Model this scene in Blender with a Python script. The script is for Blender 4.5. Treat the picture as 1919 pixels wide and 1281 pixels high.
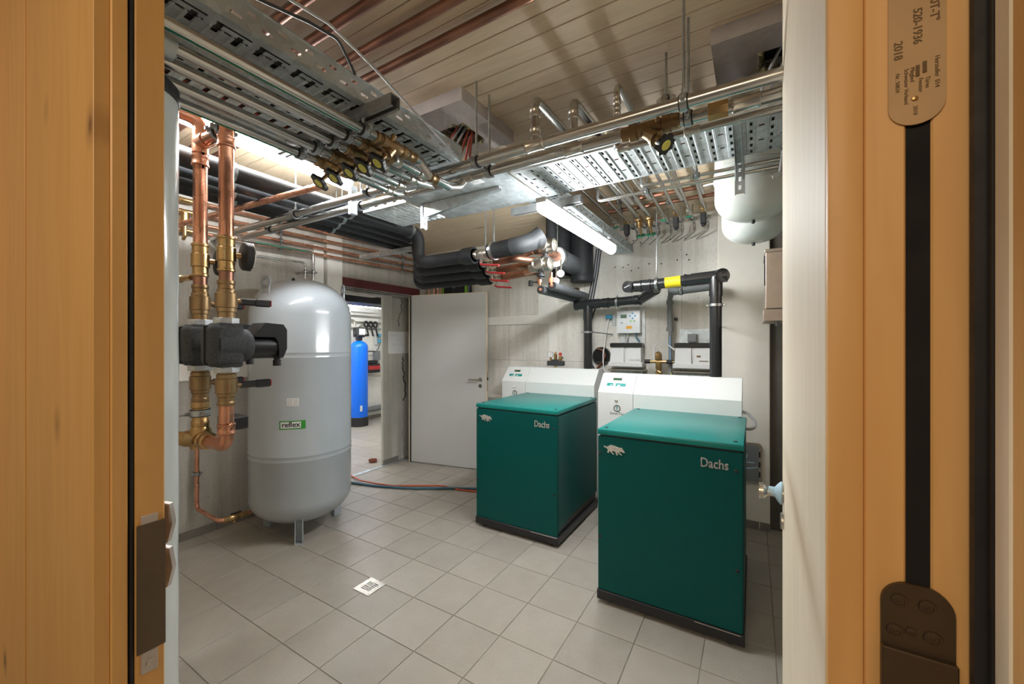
import bpy, bmesh, math, random
from mathutils import Vector, Matrix
random.seed(7)
for o in list(bpy.data.objects): bpy.data.objects.remove(o, do_unlink=True)
scene = bpy.context.scene
COL = scene.collection

# ------------------------------------------------------------------ camera
cam_d = bpy.data.cameras.new('camera')
cam_d.sensor_width = 36.0
cam_d.lens = 750.0 / 1919.0 * 36.0
cam_d.shift_y = 2.5 / 1919.0
cam_d.clip_start = 0.02
cam = bpy.data.objects.new('camera', cam_d)
cam.location = (0, 0, 1.491)
cam.rotation_euler = (math.pi / 2, 0, math.radians(31.07))
COL.objects.link(cam)
scene.camera = cam

# ------------------------------------------------------------------ world, exposure, corridor light
world = bpy.data.worlds.new('world'); scene.world = world
world.use_nodes = True
bg = world.node_tree.nodes['Background']
bg.inputs[0].default_value = (1.0, 0.86, 0.68, 1); bg.inputs[1].default_value = 0.12
scene.view_settings.view_transform = 'Standard'
scene.view_settings.look = 'None'
scene.view_settings.gamma = 1.0
scene.view_settings.exposure = 0.0
try: scene.view_settings.use_curve_mapping = False
except Exception: pass
TUBE = 108.0          # emission of the fluorescent diffusers
def area(name, loc, rot, size, size_y, energy, col):
    d = bpy.data.lights.new(name, 'AREA'); d.shape = 'RECTANGLE'
    d.size = size; d.size_y = size_y; d.energy = energy; d.color = col
    o = bpy.data.objects.new(name, d); o.location = loc; o.rotation_euler = rot
    COL.objects.link(o); return o
# warm ceiling lamp of the corridor the photographer stands in
area('corridor_ceiling_light', (-0.45, -1.5, 2.5), (math.radians(38), 0, 0), 1.2, 0.6, 25.0, (1.0, 0.80, 0.56))

# ------------------------------------------------------------------ materials
M = {}
def nodes_of(name):
    m = bpy.data.materials.new(name); m.use_nodes = True
    nt = m.node_tree; b = nt.nodes['Principled BSDF']
    M[name] = m
    return m, nt, b
def N(nt, t, **kw):
    n = nt.nodes.new(t)
    for k, v in kw.items():
        if k in n.inputs: n.inputs[k].default_value = v
        else: setattr(n, k, v)
    return n
def c4(c): return (c[0], c[1], c[2], 1)
def ramp(nt, fac, stops):
    r = nt.nodes.new('ShaderNodeValToRGB')
    e = r.color_ramp.elements
    while len(e) < len(stops): e.new(0.5)
    for i, (p, c) in enumerate(stops):
        e[i].position = p; e[i].color = c4(c) if len(c) == 3 else c
    nt.links.new(fac, r.inputs[0]); return r
def mixc(nt, fac, a, b, mode='MIX'):
    n = nt.nodes.new('ShaderNodeMix'); n.data_type = 'RGBA'; n.blend_type = mode
    for s, x in ((n.inputs[0], fac), (n.inputs[6], a), (n.inputs[7], b)):
        if hasattr(x, 'is_linked') or isinstance(x, bpy.types.NodeSocket): nt.links.new(x, s)
        elif isinstance(x, (int, float)): s.default_value = x
        else: s.default_value = c4(x)
    return n.outputs[2]
def coords(nt, scale=(1, 1, 1), rnd=False):
    tc = nt.nodes.new('ShaderNodeTexCoord')
    mp = nt.nodes.new('ShaderNodeMapping'); mp.inputs['Scale'].default_value = scale
    nt.links.new(tc.outputs['Object'], mp.inputs['Vector'])
    if rnd:
        oi = nt.nodes.new('ShaderNodeObjectInfo')
        mm = nt.nodes.new('ShaderNodeMath'); mm.operation = 'MULTIPLY'; mm.inputs[1].default_value = 37.0
        nt.links.new(oi.outputs['Random'], mm.inputs[0])
        cb = nt.nodes.new('ShaderNodeCombineXYZ')
        for i in range(3): nt.links.new(mm.outputs[0], cb.inputs[i])
        nt.links.new(cb.outputs[0], mp.inputs['Location'])
    return mp.outputs[0]
def noise(nt, vec, scale, detail=4, rough=0.55, dist=0.0):
    n = N(nt, 'ShaderNodeTexNoise'); n.inputs['Scale'].default_value = scale
    n.inputs['Detail'].default_value = detail; n.inputs['Roughness'].default_value = rough
    n.inputs['Distortion'].default_value = dist
    nt.links.new(vec, n.inputs['Vector']); return n.outputs[0]
def bump(nt, b, h, strength, dist=0.01):
    n = nt.nodes.new('ShaderNodeBump'); n.inputs['Strength'].default_value = strength
    n.inputs['Distance'].default_value = dist
    nt.links.new(h, n.inputs['Height']); nt.links.new(n.outputs[0], b.inputs['Normal'])
def plain(name, col, rough=0.5, metal=0.0, var=0.12, vs=6.0, bs=0.0, bsc=60.0, rvar=0.08, coat=0.0, spec=0.5):
    m, nt, b = nodes_of(name)
    v = coords(nt)
    n = noise(nt, v, vs)
    lo = tuple(x * (1 - var) for x in col); hi = tuple(min(1, x * (1 + var)) for x in col)
    r = ramp(nt, n, [(0.3, lo), (0.7, hi)])
    nt.links.new(r.outputs[0], b.inputs['Base Color'])
    rr = ramp(nt, noise(nt, v, vs * 3.1), [(0.3, (max(0.02, rough - rvar),) * 3), (0.7, (min(1, rough + rvar),) * 3)])
    nt.links.new(rr.outputs[0], b.inputs['Roughness'])
    b.inputs['Metallic'].default_value = metal
    b.inputs['Specular IOR Level'].default_value = spec
    if coat: b.inputs['Coat Weight'].default_value = coat; b.inputs['Coat Roughness'].default_value = 0.08
    if bs: bump(nt, b, noise(nt, v, bsc, 3), bs, 0.004)
    return m
def concrete(name, dark, light, streak=0.5, pits=1.0):
    m, nt, b = nodes_of(name)
    v = coords(nt)
    big = noise(nt, v, 1.3, 6, 0.6)
    base = ramp(nt, big, [(0.28, dark), (0.52, tuple((a + c) / 2 for a, c in zip(dark, light))), (0.75, light)]).outputs[0]
    vs = coords(nt, (7.0, 7.0, 0.35))
    st = ramp(nt, noise(nt, vs, 1.0, 5, 0.6), [(0.40, (0.62, 0.60, 0.55)), (0.60, (1, 1, 1))]).outputs[0]
    base = mixc(nt, streak, base, st, 'MULTIPLY')
    fine = ramp(nt, noise(nt, v, 45, 5, 0.7), [(0.3, (0.86,) * 3), (0.65, (1.04,) * 3)]).outputs[0]
    base = mixc(nt, 0.7, base, fine, 'MULTIPLY')
    vo = N(nt, 'ShaderNodeTexVoronoi'); vo.inputs['Scale'].default_value = 19.0
    nt.links.new(v, vo.inputs['Vector'])
    sel = noise(nt, v, 4.2, 2)
    add = nt.nodes.new('ShaderNodeMath'); add.operation = 'ADD'
    sm = ramp(nt, sel, [(0.44, (0.14,) * 3), (0.58, (0.0,) * 3)]).outputs[0]
    nt.links.new(vo.outputs['Distance'], add.inputs[0]); nt.links.new(sm, add.inputs[1])
    pit = ramp(nt, add.outputs[0], [(0.05, (0.30, 0.28, 0.25)), (0.10, (1, 1, 1))]).outputs[0]
    base = mixc(nt, pits, base, pit, 'MULTIPLY')
    nt.links.new(base, b.inputs['Base Color'])
    b.inputs['Roughness'].default_value = 0.82
    b.inputs['Specular IOR Level'].default_value = 0.25
    bump(nt, b, pit, 0.35, 0.006)
    return m
def wood(name, light, dark, axis='Z', ring=34.0, knot=(0.16, 0.085, 0.04), rough=0.5, knots=1.0, rnd=True, kscale=3.2, sat=0.5):
    m, nt, b = nodes_of(name)
    s = {'X': (0.10, 1, 1), 'Y': (1, 0.10, 1), 'Z': (1, 1, 0.10)}[axis]
    v = coords(nt, s, rnd)
    warp = noise(nt, v, 2.2, 3, 0.5)
    wv = N(nt, 'ShaderNodeTexNoise'); wv.inputs['Scale'].default_value = ring
    wv.inputs['Detail'].default_value = 2; wv.inputs['Distortion'].default_value = 0.6
    nt.links.new(v, wv.inputs['Vector'])
    gr = ramp(nt, wv.outputs[0], [(0.36, dark), (0.62, light)]).outputs[0]
    tone = ramp(nt, warp, [(0.3, tuple(x * 0.9 for x in light)), (0.7, tuple(min(1, x * 1.05) for x in light))]).outputs[0]
    base = mixc(nt, sat, tone, gr)
    ks = {'X': (0.45, 1.6, 0.05), 'Y': (1, 0.30, 1), 'Z': (1.15, 0.05, 0.75)}[axis]
    kv = coords(nt, ks, rnd)
    vo = N(nt, 'ShaderNodeTexVoronoi'); vo.inputs['Scale'].default_value = kscale
    nt.links.new(kv, vo.inputs['Vector'])
    kn = ramp(nt, vo.outputs['Distance'], [(0.030, (1, 1, 1)), (0.075, (0.35,) * 3), (0.15, (0, 0, 0))]).outputs[0]
    kf = nt.nodes.new('ShaderNodeMath'); kf.operation = 'MULTIPLY'; kf.inputs[1].default_value = knots
    nt.links.new(kn, kf.inputs[0])
    base = mixc(nt, kf.outputs[0], base, knot)
    nt.links.new(base, b.inputs['Base Color'])
    b.inputs['Roughness'].default_value = rough
    bump(nt, b, wv.outputs[0], 0.08, 0.002)
    return m
def galv(name, col=(0.58, 0.64, 0.66), rough=0.44):
    m, nt, b = nodes_of(name)
    v = coords(nt)
    vo = N(nt, 'ShaderNodeTexVoronoi'); vo.inputs['Scale'].default_value = 30.0
    nt.links.new(v, vo.inputs['Vector'])
    sp = ramp(nt, vo.outputs['Color'], [(0.2, tuple(x * 0.86 for x in col)), (0.8, tuple(min(1, x * 1.12) for x in col))]).outputs[0]
    ds = ramp(nt, noise(nt, v, 5, 5), [(0.3, (0.8,) * 3), (0.7, (1,) * 3)]).outputs[0]
    nt.links.new(mixc(nt, 1.0, sp, ds, 'MULTIPLY'), b.inputs['Base Color'])
    b.inputs['Metallic'].default_value = 0.65
    rr = ramp(nt, noise(nt, v, 9, 3), [(0.3, (rough - 0.07,) * 3), (0.7, (rough + 0.1,) * 3)]).outputs[0]
    nt.links.new(rr, b.inputs['Roughness'])
    return m
def tile(name, col):
    m, nt, b = nodes_of(name)
    v = coords(nt, (1, 1, 1), True)
    oi = nt.nodes.new('ShaderNodeObjectInfo')
    t = ramp(nt, oi.outputs['Random'], [(0.0, tuple(x * 0.93 for x in col)), (1.0, tuple(x * 1.05 for x in col))]).outputs[0]
    sp = ramp(nt, noise(nt, v, 160, 3, 0.7), [(0.35, (0.88,) * 3), (0.6, (1.03,) * 3)]).outputs[0]
    dr = ramp(nt, noise(nt, v, 7, 5, 0.6), [(0.35, (0.90, 0.89, 0.87)), (0.65, (1, 1, 1))]).outputs[0]
    t = mixc(nt, 0.7, t, sp, 'MULTIPLY'); t = mixc(nt, 0.8, t, dr, 'MULTIPLY')
    nt.links.new(t, b.inputs['Base Color'])
    rr = ramp(nt, noise(nt, v, 12, 4), [(0.3, (0.36,) * 3), (0.7, (0.50,) * 3)]).outputs[0]
    nt.links.new(rr, b.inputs['Roughness'])
    return m
def emit(name, col, s):
    m, nt, b = nodes_of(name)
    b.inputs['Base Color'].default_value = c4(col)
    b.inputs['Emission Color'].default_value = c4(col)
    b.inputs['Emission Strength'].default_value = s
    return m
def copper(name, col, dark, rough):
    m, nt, b = nodes_of(name)
    v = coords(nt)
    n = noise(nt, v, 4, 2, 0.5)
    r = ramp(nt, n, [(0.30, dark), (0.60, col)]).outputs[0]
    nt.links.new(r, b.inputs['Base Color'])
    b.inputs['Metallic'].default_value = 0.92
    rr = ramp(nt, noise(nt, v, 14, 4), [(0.3, (rough - 0.06,) * 3), (0.7, (rough + 0.12,) * 3)]).outputs[0]
    nt.links.new(rr, b.inputs['Roughness'])
    return m

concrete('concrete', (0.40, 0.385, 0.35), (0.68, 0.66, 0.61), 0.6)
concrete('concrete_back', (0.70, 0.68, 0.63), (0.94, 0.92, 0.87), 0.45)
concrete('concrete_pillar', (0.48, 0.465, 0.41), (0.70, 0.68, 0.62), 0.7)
concrete('concrete_shaded', (0.10, 0.09, 0.075), (0.17, 0.155, 0.135), 0.3)  # dark tone paints the shade on the wall beside the pier
plain('plaster', (0.85, 0.82, 0.74), 0.8, 0, 0.05, 3, 0.35, 110)
plain('whitewash', (0.86, 0.85, 0.80), 0.75, 0, 0.06, 4, 0.12, 90)
plain('gypsum', (0.43, 0.38, 0.35), 0.85, 0, 0.16, 5, 0.5, 40)
plain('mineral_wool', (0.20, 0.17, 0.08), 0.95, 0, 0.5, 60, 1.0, 90)
tile('tile', (0.43, 0.395, 0.345))
plain('grout', (0.34, 0.31, 0.27), 0.9, 0, 0.25, 5)
tile('tile_skirting', (0.25, 0.235, 0.21))
wood('plank', (0.66, 0.53, 0.37), (0.53, 0.40, 0.26), 'X', 46, (0.26, 0.18, 0.12), 0.6, 0.8, True, 2.6, 0.45)
wood('door_wood', (0.80, 0.445, 0.145), (0.64, 0.325, 0.09), 'Z', 30, (0.20, 0.09, 0.03), 0.42, 1.0, True, 4.0, 0.32)
wood('leaf_wood', (0.76, 0.45, 0.18), (0.64, 0.345, 0.115), 'Z', 34, (0.26, 0.13, 0.05), 0.5, 0.8, True, 3.0, 0.55)
wood('pale_edge_wood', (0.86, 0.76, 0.60), (0.78, 0.66, 0.49), 'Z', 40, (0.4, 0.26, 0.14), 0.55, 0.6)
galv('galvanised'); galv('galvanised_bright', (0.66, 0.70, 0.71), 0.46)
galv('strut_steel', (0.36, 0.37, 0.37), 0.42)
plain('stainless', (0.52, 0.51, 0.49), 0.26, 1.0, 0.03, 4, 0, 60, 0.02)
plain('steel_screw', (0.42, 0.44, 0.45), 0.34, 1.0, 0.1, 20)
plain('brushed_steel', (0.50, 0.47, 0.42), 0.32, 1.0, 0.06, 30)
plain('nickel', (0.58, 0.55, 0.50), 0.30, 1.0, 0.05, 10, 0, 60, 0.03)
copper('copper', (0.76, 0.39, 0.26), (0.55, 0.25, 0.155), 0.27)
copper('copper_bright', (0.64, 0.315, 0.20), (0.50, 0.225, 0.135), 0.26)
copper('copper_old', (0.40, 0.20, 0.13), (0.14, 0.075, 0.055), 0.36)
copper('brass', (0.50, 0.33, 0.15), (0.38, 0.24, 0.10), 0.30)
copper('bronze', (0.31, 0.205, 0.105), (0.23, 0.148, 0.072), 0.36)
plain('rubber', (0.018, 0.018, 0.02), 0.6, 0, 0.2, 20)
plain('foam', (0.013, 0.015, 0.018), 0.62, 0, 0.25, 14, 0.15, 200, 0.1)
plain('foam_grey', (0.095, 0.102, 0.11), 0.65, 0, 0.14, 10, 0.12, 160)
plain('foam_bend', (0.040, 0.043, 0.047), 0.6, 0, 0.1, 10)
plain('epp', (0.040, 0.042, 0.045), 0.75, 0, 0.45, 130, 0.35, 160)
plain('cast_iron', (0.50, 0.52, 0.53), 0.5, 0.7, 0.12, 40, 0.2, 120)
plain('black_plastic', (0.014, 0.014, 0.016), 0.32, 0, 0.05, 8, 0, 60, 0.02)
plain('flue_plastic', (0.020, 0.021, 0.023), 0.24, 0, 0.03, 4, 0, 60, 0.01)
plain('conduit_grey', (0.20, 0.215, 0.225), 0.45, 0, 0.06)
plain('red_plastic', (0.55, 0.03, 0.035), 0.4, 0, 0.08)
plain('red_handle', (0.36, 0.02, 0.022), 0.42, 0, 0.12)
plain('green_plastic', (0.015, 0.22, 0.12), 0.4, 0, 0.1)
plain('green_stripe', (0.0, 0.16, 0.085), 0.5, 0, 0.05)
plain('yellow_sticker', (0.86, 0.66, 0.015), 0.5, 0, 0.04)
plain('yellow_cap', (0.62, 0.60, 0.12), 0.45, 0, 0.06)
plain('tank_grey', (0.42, 0.465, 0.50), 0.24, 0.0, 0.04, 3, 0.0, 60, 0.03, 0.35)
plain('tank_white', (0.68, 0.74, 0.74), 0.16, 0, 0.03, 4, 0.06, 5, 0.03, 0.5)
plain('vessel_white', (0.72, 0.75, 0.70), 0.22, 0, 0.02, 4, 0, 60, 0.03, 0.3)
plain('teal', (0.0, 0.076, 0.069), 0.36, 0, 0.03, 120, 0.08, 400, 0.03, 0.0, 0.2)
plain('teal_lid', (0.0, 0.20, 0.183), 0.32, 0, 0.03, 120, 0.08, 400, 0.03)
plain('cabinet_white', (0.76, 0.78, 0.77), 0.42, 0, 0.02, 3)
plain('controller_white', (0.80, 0.83, 0.85), 0.4, 0, 0.02, 3)
plain('plastic_grey', (0.66, 0.67, 0.67), 0.5, 0, 0.04, 4)
plain('chrome_emblem', (0.80, 0.80, 0.80), 0.22, 0.75, 0.05, 40)
plain('door_white', (0.68, 0.68, 0.665), 0.42, 0, 0.02, 3)
plain('red_brown', (0.105, 0.018, 0.022), 0.6, 0, 0.1, 8)
plain('blue_tank', (0.0, 0.15, 0.85), 0.30, 0, 0.02, 4, 0.0, 90, 0.02)
plain('blue_plastic', (0.06, 0.32, 0.52), 0.4, 0, 0.06)
plain('blue_film', (0.42, 0.62, 0.76), 0.35, 0, 0.2, 30, 0.4, 40)
plain('cable_dark', (0.045, 0.048, 0.05), 0.5, 0, 0.1)
plain('cable_grey', (0.52, 0.53, 0.54), 0.5, 0, 0.06)
plain('hose_blue', (0.065, 0.16, 0.22), 0.45, 0, 0.1)
plain('hose_orange', (0.62, 0.10, 0.03), 0.45, 0, 0.08)
plain('clay', (0.24, 0.07, 0.04), 0.7, 0, 0.1)
plain('paper', (0.86, 0.87, 0.85), 0.8, 0, 0.04, 3)
plain('print_grey', (0.34, 0.34, 0.33), 0.8, 0, 0.05)
plain('print_black', (0.012, 0.012, 0.012), 0.6, 0, 0.05)
plain('print_brown', (0.13, 0.075, 0.025), 0.6, 0, 0.05)
plain('sticker_green', (0.035, 0.30, 0.04), 0.45, 0, 0.03)
plain('sticker_white', (0.76, 0.76, 0.76), 0.5, 0, 0.02)
plain('orange_sticker', (0.85, 0.40, 0.03), 0.5, 0, 0.03)
plain('lcd', (0.12, 0.20, 0.14), 0.25, 0, 0.05)
plain('lcd_dark', (0.035, 0.085, 0.04), 0.25, 0, 0.05)
plain('button_blue', (0.16, 0.45, 0.80), 0.4, 0, 0.03)
plain('button_green', (0.22, 0.66, 0.16), 0.4, 0, 0.03)
plain('button_teal', (0.0, 0.27, 0.24), 0.4, 0, 0.04)
plain('lime', (0.16, 0.42, 0.02), 0.4, 0, 0.05)
plain('inverter_black', (0.012, 0.014, 0.018), 0.4, 0, 0.1)
plain('label_plate', (0.42, 0.275, 0.14), 0.5, 0.25, 0.05, 5)
plain('dark_plate', (0.105, 0.078, 0.052), 0.42, 0.7, 0.10, 14)
plain('brown_metal', (0.42, 0.35, 0.29), 0.42, 0.7, 0.12, 6)
plain('tape_brown', (0.115, 0.082, 0.052), 0.35, 0.3, 0.10, 10, 0.2, 18)
plain('strike_metal', (0.55, 0.50, 0.47), 0.4, 0.4, 0.05)
plain('wire_red', (0.36, 0.06, 0.03), 0.5, 0, 0.1)
plain('fixture_grey', (0.62, 0.63, 0.62), 0.5, 0, 0.03)
plain('dark_void', (0.008, 0.008, 0.008), 0.9, 0, 0.1)
emit('tube_light', (0.97, 0.99, 1.0), TUBE)
emit('tube_light_far', (0.98, 0.99, 1.0), TUBE * 0.7)
# ------------------------------------------------------------------ geometry helpers
def V(*a): return Vector(a[0]) if len(a) == 1 else Vector(a)
X, Y, Z = Vector((1, 0, 0)), Vector((0, 1, 0)), Vector((0, 0, 1))
def frame(d):
    d = Vector(d).normalized()
    a = Z if abs(d.z) < 0.9 else X
    u = a.cross(d).normalized(); return u, d.cross(u).normalized(), d
class MB:
    def __init__(s): s.v = []; s.f = []
    def add(s, vs, fs):
        o = len(s.v); s.v += [Vector(q) for q in vs]; s.f += [tuple(i + o for i in f) for f in fs]; return s
    def box(s, x0, x1, y0, y1, z0, z1, bev=0.0, seg=1, mat=None):
        bm = bmesh.new(); bmesh.ops.create_cube(bm, size=1)
        for q in bm.verts: q.co = Vector(((x0 + x1) / 2 + q.co.x * (x1 - x0), (y0 + y1) / 2 + q.co.y * (y1 - y0), (z0 + z1) / 2 + q.co.z * (z1 - z0)))
        if bev: bmesh.ops.bevel(bm, geom=list(bm.edges), offset=bev, segments=seg, affect='EDGES', profile=0.5)
        bm.verts.index_update()
        vs = [q.co.copy() for q in bm.verts]
        if mat is not None: vs = [mat @ q for q in vs]
        fs = [tuple(q.index for q in f.verts) for f in bm.faces]
        bm.free(); return s.add(vs, fs)
    def bar(s, a, b, w, h, bev=0.0, up=None):
        a, b = V(a), V(b); d = (b - a); L = d.length; d.normalize()
        up = V(up) if up else (Z if abs(d.z) < 0.9 else X)
        u = d.cross(up).normalized(); w2 = u.cross(d).normalized()
        m = Matrix((u, d, w2)).transposed().to_4x4(); m.translation = a
        return s.box(-w / 2, w / 2, 0, L, -h / 2, h / 2, bev, 1, m)
    def ring(s, pts, closed_prev=None): pass
    def tube(s, path, r, seg=12, bend=0.0, caps=True, n=6, closed=False):
        P = [V(p) for p in path]
        if bend and len(P) > 2:
            Q = [P[0]]
            for i in range(1, len(P) - 1):
                a, b, c = P[i - 1], P[i], P[i + 1]
                d1 = (a - b); d2 = (c - b); l1, l2 = d1.length, d2.length
                if l1 < 1e-6 or l2 < 1e-6: continue
                d1.normalize(); d2.normalize()
                ang = d1.angle(d2)
                if ang > 3.10: Q.append(b); continue
                t = bend / math.tan(ang / 2); t = min(t, l1 * 0.49, l2 * 0.49)
                p0, p1 = b + d1 * t, b + d2 * t
                for k in range(n + 1):
                    q = k / n
                    Q.append(p0 * (1 - q) ** 2 + b * 2 * q * (1 - q) + p1 * q * q)
            Q.append(P[-1]); P = Q
        u, w, d = frame(P[1] - P[0]); vs = []; fs = []
        rr = r if isinstance(r, (list, tuple)) else [r] * len(P)
        for i, p in enumerate(P):
            if i == 0: t = (P[1] - P[0])
            elif i == len(P) - 1: t = (P[-1] - P[-2])
            else: t = (P[i + 1] - P[i]).normalized() + (P[i] - P[i - 1]).normalized()
            if t.length < 1e-9: t = d
            t.normalize()
            q = d.rotation_difference(t); u = q @ u; w = q @ w; d = t
            for k in range(seg):
                a = 2 * math.pi * k / seg
                vs.append(p + (u * math.cos(a) + w * math.sin(a)) * rr[i])
        for i in range(len(P) - 1):
            for k in range(seg):
                a, b = i * seg + k, i * seg + (k + 1) % seg
                fs.append((a, b, b + seg, a + seg))
        if caps:
            fs.append(tuple(reversed(range(seg)))); fs.append(tuple(range((len(P) - 1) * seg, len(P) * seg)))
        return s.add(vs, fs)
    def lathe(s, prof, org=(0, 0, 0), axis=Z, seg=20, caps=True):
        u, w, d = frame(axis); org = V(org); vs = []; fs = []
        for (r, h) in prof:
            for k in range(seg):
                a = 2 * math.pi * k / seg
                vs.append(org + d * h + (u * math.cos(a) + w * math.sin(a)) * max(r, 1e-5))
        for i in range(len(prof) - 1):
            for k in range(seg):
                a, b = i * seg + k, i * seg + (k + 1) % seg
                fs.append((a, b, b + seg, a + seg))
        if caps:
            if prof[0][0] > 1e-4: fs.append(tuple(reversed(range(seg))))
            if prof[-1][0] > 1e-4: fs.append(tuple(range((len(prof) - 1) * seg, len(prof) * seg)))
        return s.add(vs, fs)
    def cyl(s, a, b, r, seg=14, r2=None):
        a, b = V(a), V(b)
        return s.lathe([(r, 0), (r if r2 is None else r2, (b - a).length)], a, b - a, seg)
    def band(s, c, axis, r0, r1, w, seg=18):
        c = V(c); d = V(axis).normalized()
        return s.lathe([(r0, -w / 2), (r1, -w / 2), (r1, w / 2), (r0, w / 2), (r0, -w / 2)], c, d, seg, False)
    def torus(s, c, axis, R, r, seg=20, ts=8):
        return s.lathe([(R + r * math.cos(2 * math.pi * k / ts), r * math.sin(2 * math.pi * k / ts)) for k in range(ts + 1)], c, axis, seg, False)
    def prism(s, poly, org, u, v, depth):
        org, u, v = V(org), V(u), V(v); w = u.cross(v).normalized(); n = len(poly)
        a = sum(poly[i][0] * poly[(i + 1) % n][1] - poly[(i + 1) % n][0] * poly[i][1] for i in range(n))
        if a < 0: poly = list(reversed(poly))
        vs = [org + u * p[0] + v * p[1] for p in poly] + [org + u * p[0] + v * p[1] + w * depth for p in poly]
        fs = [tuple(reversed(range(n))), tuple(range(n, 2 * n))] + [(i, (i + 1) % n, (i + 1) % n + n, i + n) for i in range(n)]
        return s.add(vs, fs)
    def plate(s, org, u, v, U, W, holes, th=0.0015):
        # flat sheet with rectangular holes, two faces and hole walls
        org, u, v = V(org), V(u), V(v); w = u.cross(v).normalized() * th
        us = sorted(set([0, U] + [round(min(max(h[i], 0), U), 5) for h in holes for i in (0, 1)]))
        ws = sorted(set([0, W] + [round(min(max(h[i], 0), W), 5) for h in holes for i in (2, 3)]))
        ui = {q: i for i, q in enumerate(us)}; wi = {q: i for i, q in enumerate(ws)}
        solid = [[True] * (len(ws) - 1) for _ in range(len(us) - 1)]
        for h in holes:
            h = [round(min(max(h[0], 0), U), 5), round(min(max(h[1], 0), U), 5), round(min(max(h[2], 0), W), 5), round(min(max(h[3], 0), W), 5)]
            for i in range(ui[h[0]], ui[h[1]]):
                for j in range(wi[h[2]], wi[h[3]]): solid[i][j] = False
        idx = {}; vs = []; fs = []
        def vid(i, j, k):
            if (i, j, k) not in idx:
                idx[(i, j, k)] = len(vs); vs.append(org + u * us[i] + v * ws[j] + w * k)
            return idx[(i, j, k)]
        n, m = len(us) - 1, len(ws) - 1
        for i in range(n):
            j = 0
            while j < m:
                if not solid[i][j]: j += 1; continue
                fs.append((vid(i, j, 1), vid(i + 1, j, 1), vid(i + 1, j + 1, 1), vid(i, j + 1, 1)))
                fs.append((vid(i, j, 0), vid(i, j + 1, 0), vid(i + 1, j + 1, 0), vid(i + 1, j, 0)))
                for (di, dj, e) in ((-1, 0, ((i, j), (i, j + 1))), (1, 0, ((i + 1, j + 1), (i + 1, j))), (0, -1, ((i + 1, j), (i, j))), (0, 1, ((i, j + 1), (i + 1, j + 1)))):
                    a, b = i + di, j + dj
                    if a < 0 or b < 0 or a >= n or b >= m or not solid[a][b]:
                        (p, q), (p2, q2) = e
                        fs.append((vid(p, q, 0), vid(p, q, 1), vid(p2, q2, 1), vid(p2, q2, 0)))
                j += 1
        return s.add(vs, fs)
    def xf(s, m):
        s.v = [m @ q for q in s.v]; return s
    def build(s, name, mat, parent=None, local=False, origin=None, sharp=35):
        return link_mesh(name, s.v, s.f, mat, parent, local, origin, sharp)
ROOTLOC = {}
def link_mesh(name, vs, fs, mat, parent=None, local=False, origin=None, sharp=35):
    if parent is not None:
        o0 = Vector((0, 0, 0)) if local else ROOTLOC[parent.name]
    elif origin is not None: o0 = V(origin)
    else:
        xs = [q.x for q in vs]; ys = [q.y for q in vs]; zs = [q.z for q in vs]
        o0 = Vector(((min(xs) + max(xs)) / 2, (min(ys) + max(ys)) / 2, min(zs)))
    me = bpy.data.meshes.new(name)
    me.from_pydata([tuple(q - o0) for q in vs], [], fs)
    me.validate()
    me.polygons.foreach_set('use_smooth', [True] * len(me.polygons))
    try: me.set_sharp_from_angle(angle=math.radians(sharp))
    except Exception: pass
    me.materials.append(M[mat]); me.update()
    o = bpy.data.objects.new(name, me); COL.objects.link(o)
    if parent is not None:
        o.parent = parent; ROOTLOC[o.name] = ROOTLOC[parent.name] if not local else Vector((0, 0, 0))
    else:
        o.location = o0; ROOTLOC[o.name] = o0
    return o
def tag(o, label=None, cat=None, group=None, kind=None):
    if label: o['label'] = label
    if cat: o['category'] = cat
    if group: o['group'] = group
    if kind: o['kind'] = kind
    return o
def thing(name, label, cat, loc, group=None, kind=None):
    o = bpy.data.objects.new(name, None); o.empty_display_size = 0.05
    o.location = V(loc); COL.objects.link(o); ROOTLOC[o.name] = V(loc)
    return tag(o, label, cat, group, kind)
def copy_tree(o, parent=None):
    c = o.copy(); COL.objects.link(c); c.parent = parent
    ROOTLOC[c.name] = V(o.location)
    for ch in [q for q in bpy.data.objects if q.parent == o]: copy_tree(ch, c)
    return c
def text_mesh(body, size, extrude=0.0006, align='LEFT', bold=0.0):
    cu = bpy.data.curves.new('lettering', 'FONT'); cu.body = body; cu.size = size
    cu.extrude = extrude; cu.align_x = align; cu.resolution_u = 3; cu.offset = bold
    ob = bpy.data.objects.new('lettering_tmp', cu); COL.objects.link(ob)
    bpy.context.view_layer.update()
    dg = bpy.context.evaluated_depsgraph_get()
    me = ob.evaluated_get(dg).to_mesh()
    vs = [q.co.copy() for q in me.vertices]; fs = [tuple(p.vertices) for p in me.polygons]
    ob.evaluated_get(dg).to_mesh_clear()
    bpy.data.objects.remove(ob, do_unlink=True)
    return vs, fs
def text(name, body, size, org, u, v, mat, parent, extrude=0.0006, align='LEFT', bold=0.0, bendf=None, local=False, sx=1.0):
    vs, fs = text_mesh(body, size, extrude, align, bold)
    org, u, v = V(org), V(u).normalized(), V(v).normalized(); w = u.cross(v).normalized()
    m = MB()
    if bendf: m.add([bendf(q) for q in vs], fs)
    else: m.add([org + u * q.x * sx + v * q.y + w * q.z for q in vs], fs)
    return m.build(name, mat, parent, local)

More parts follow.
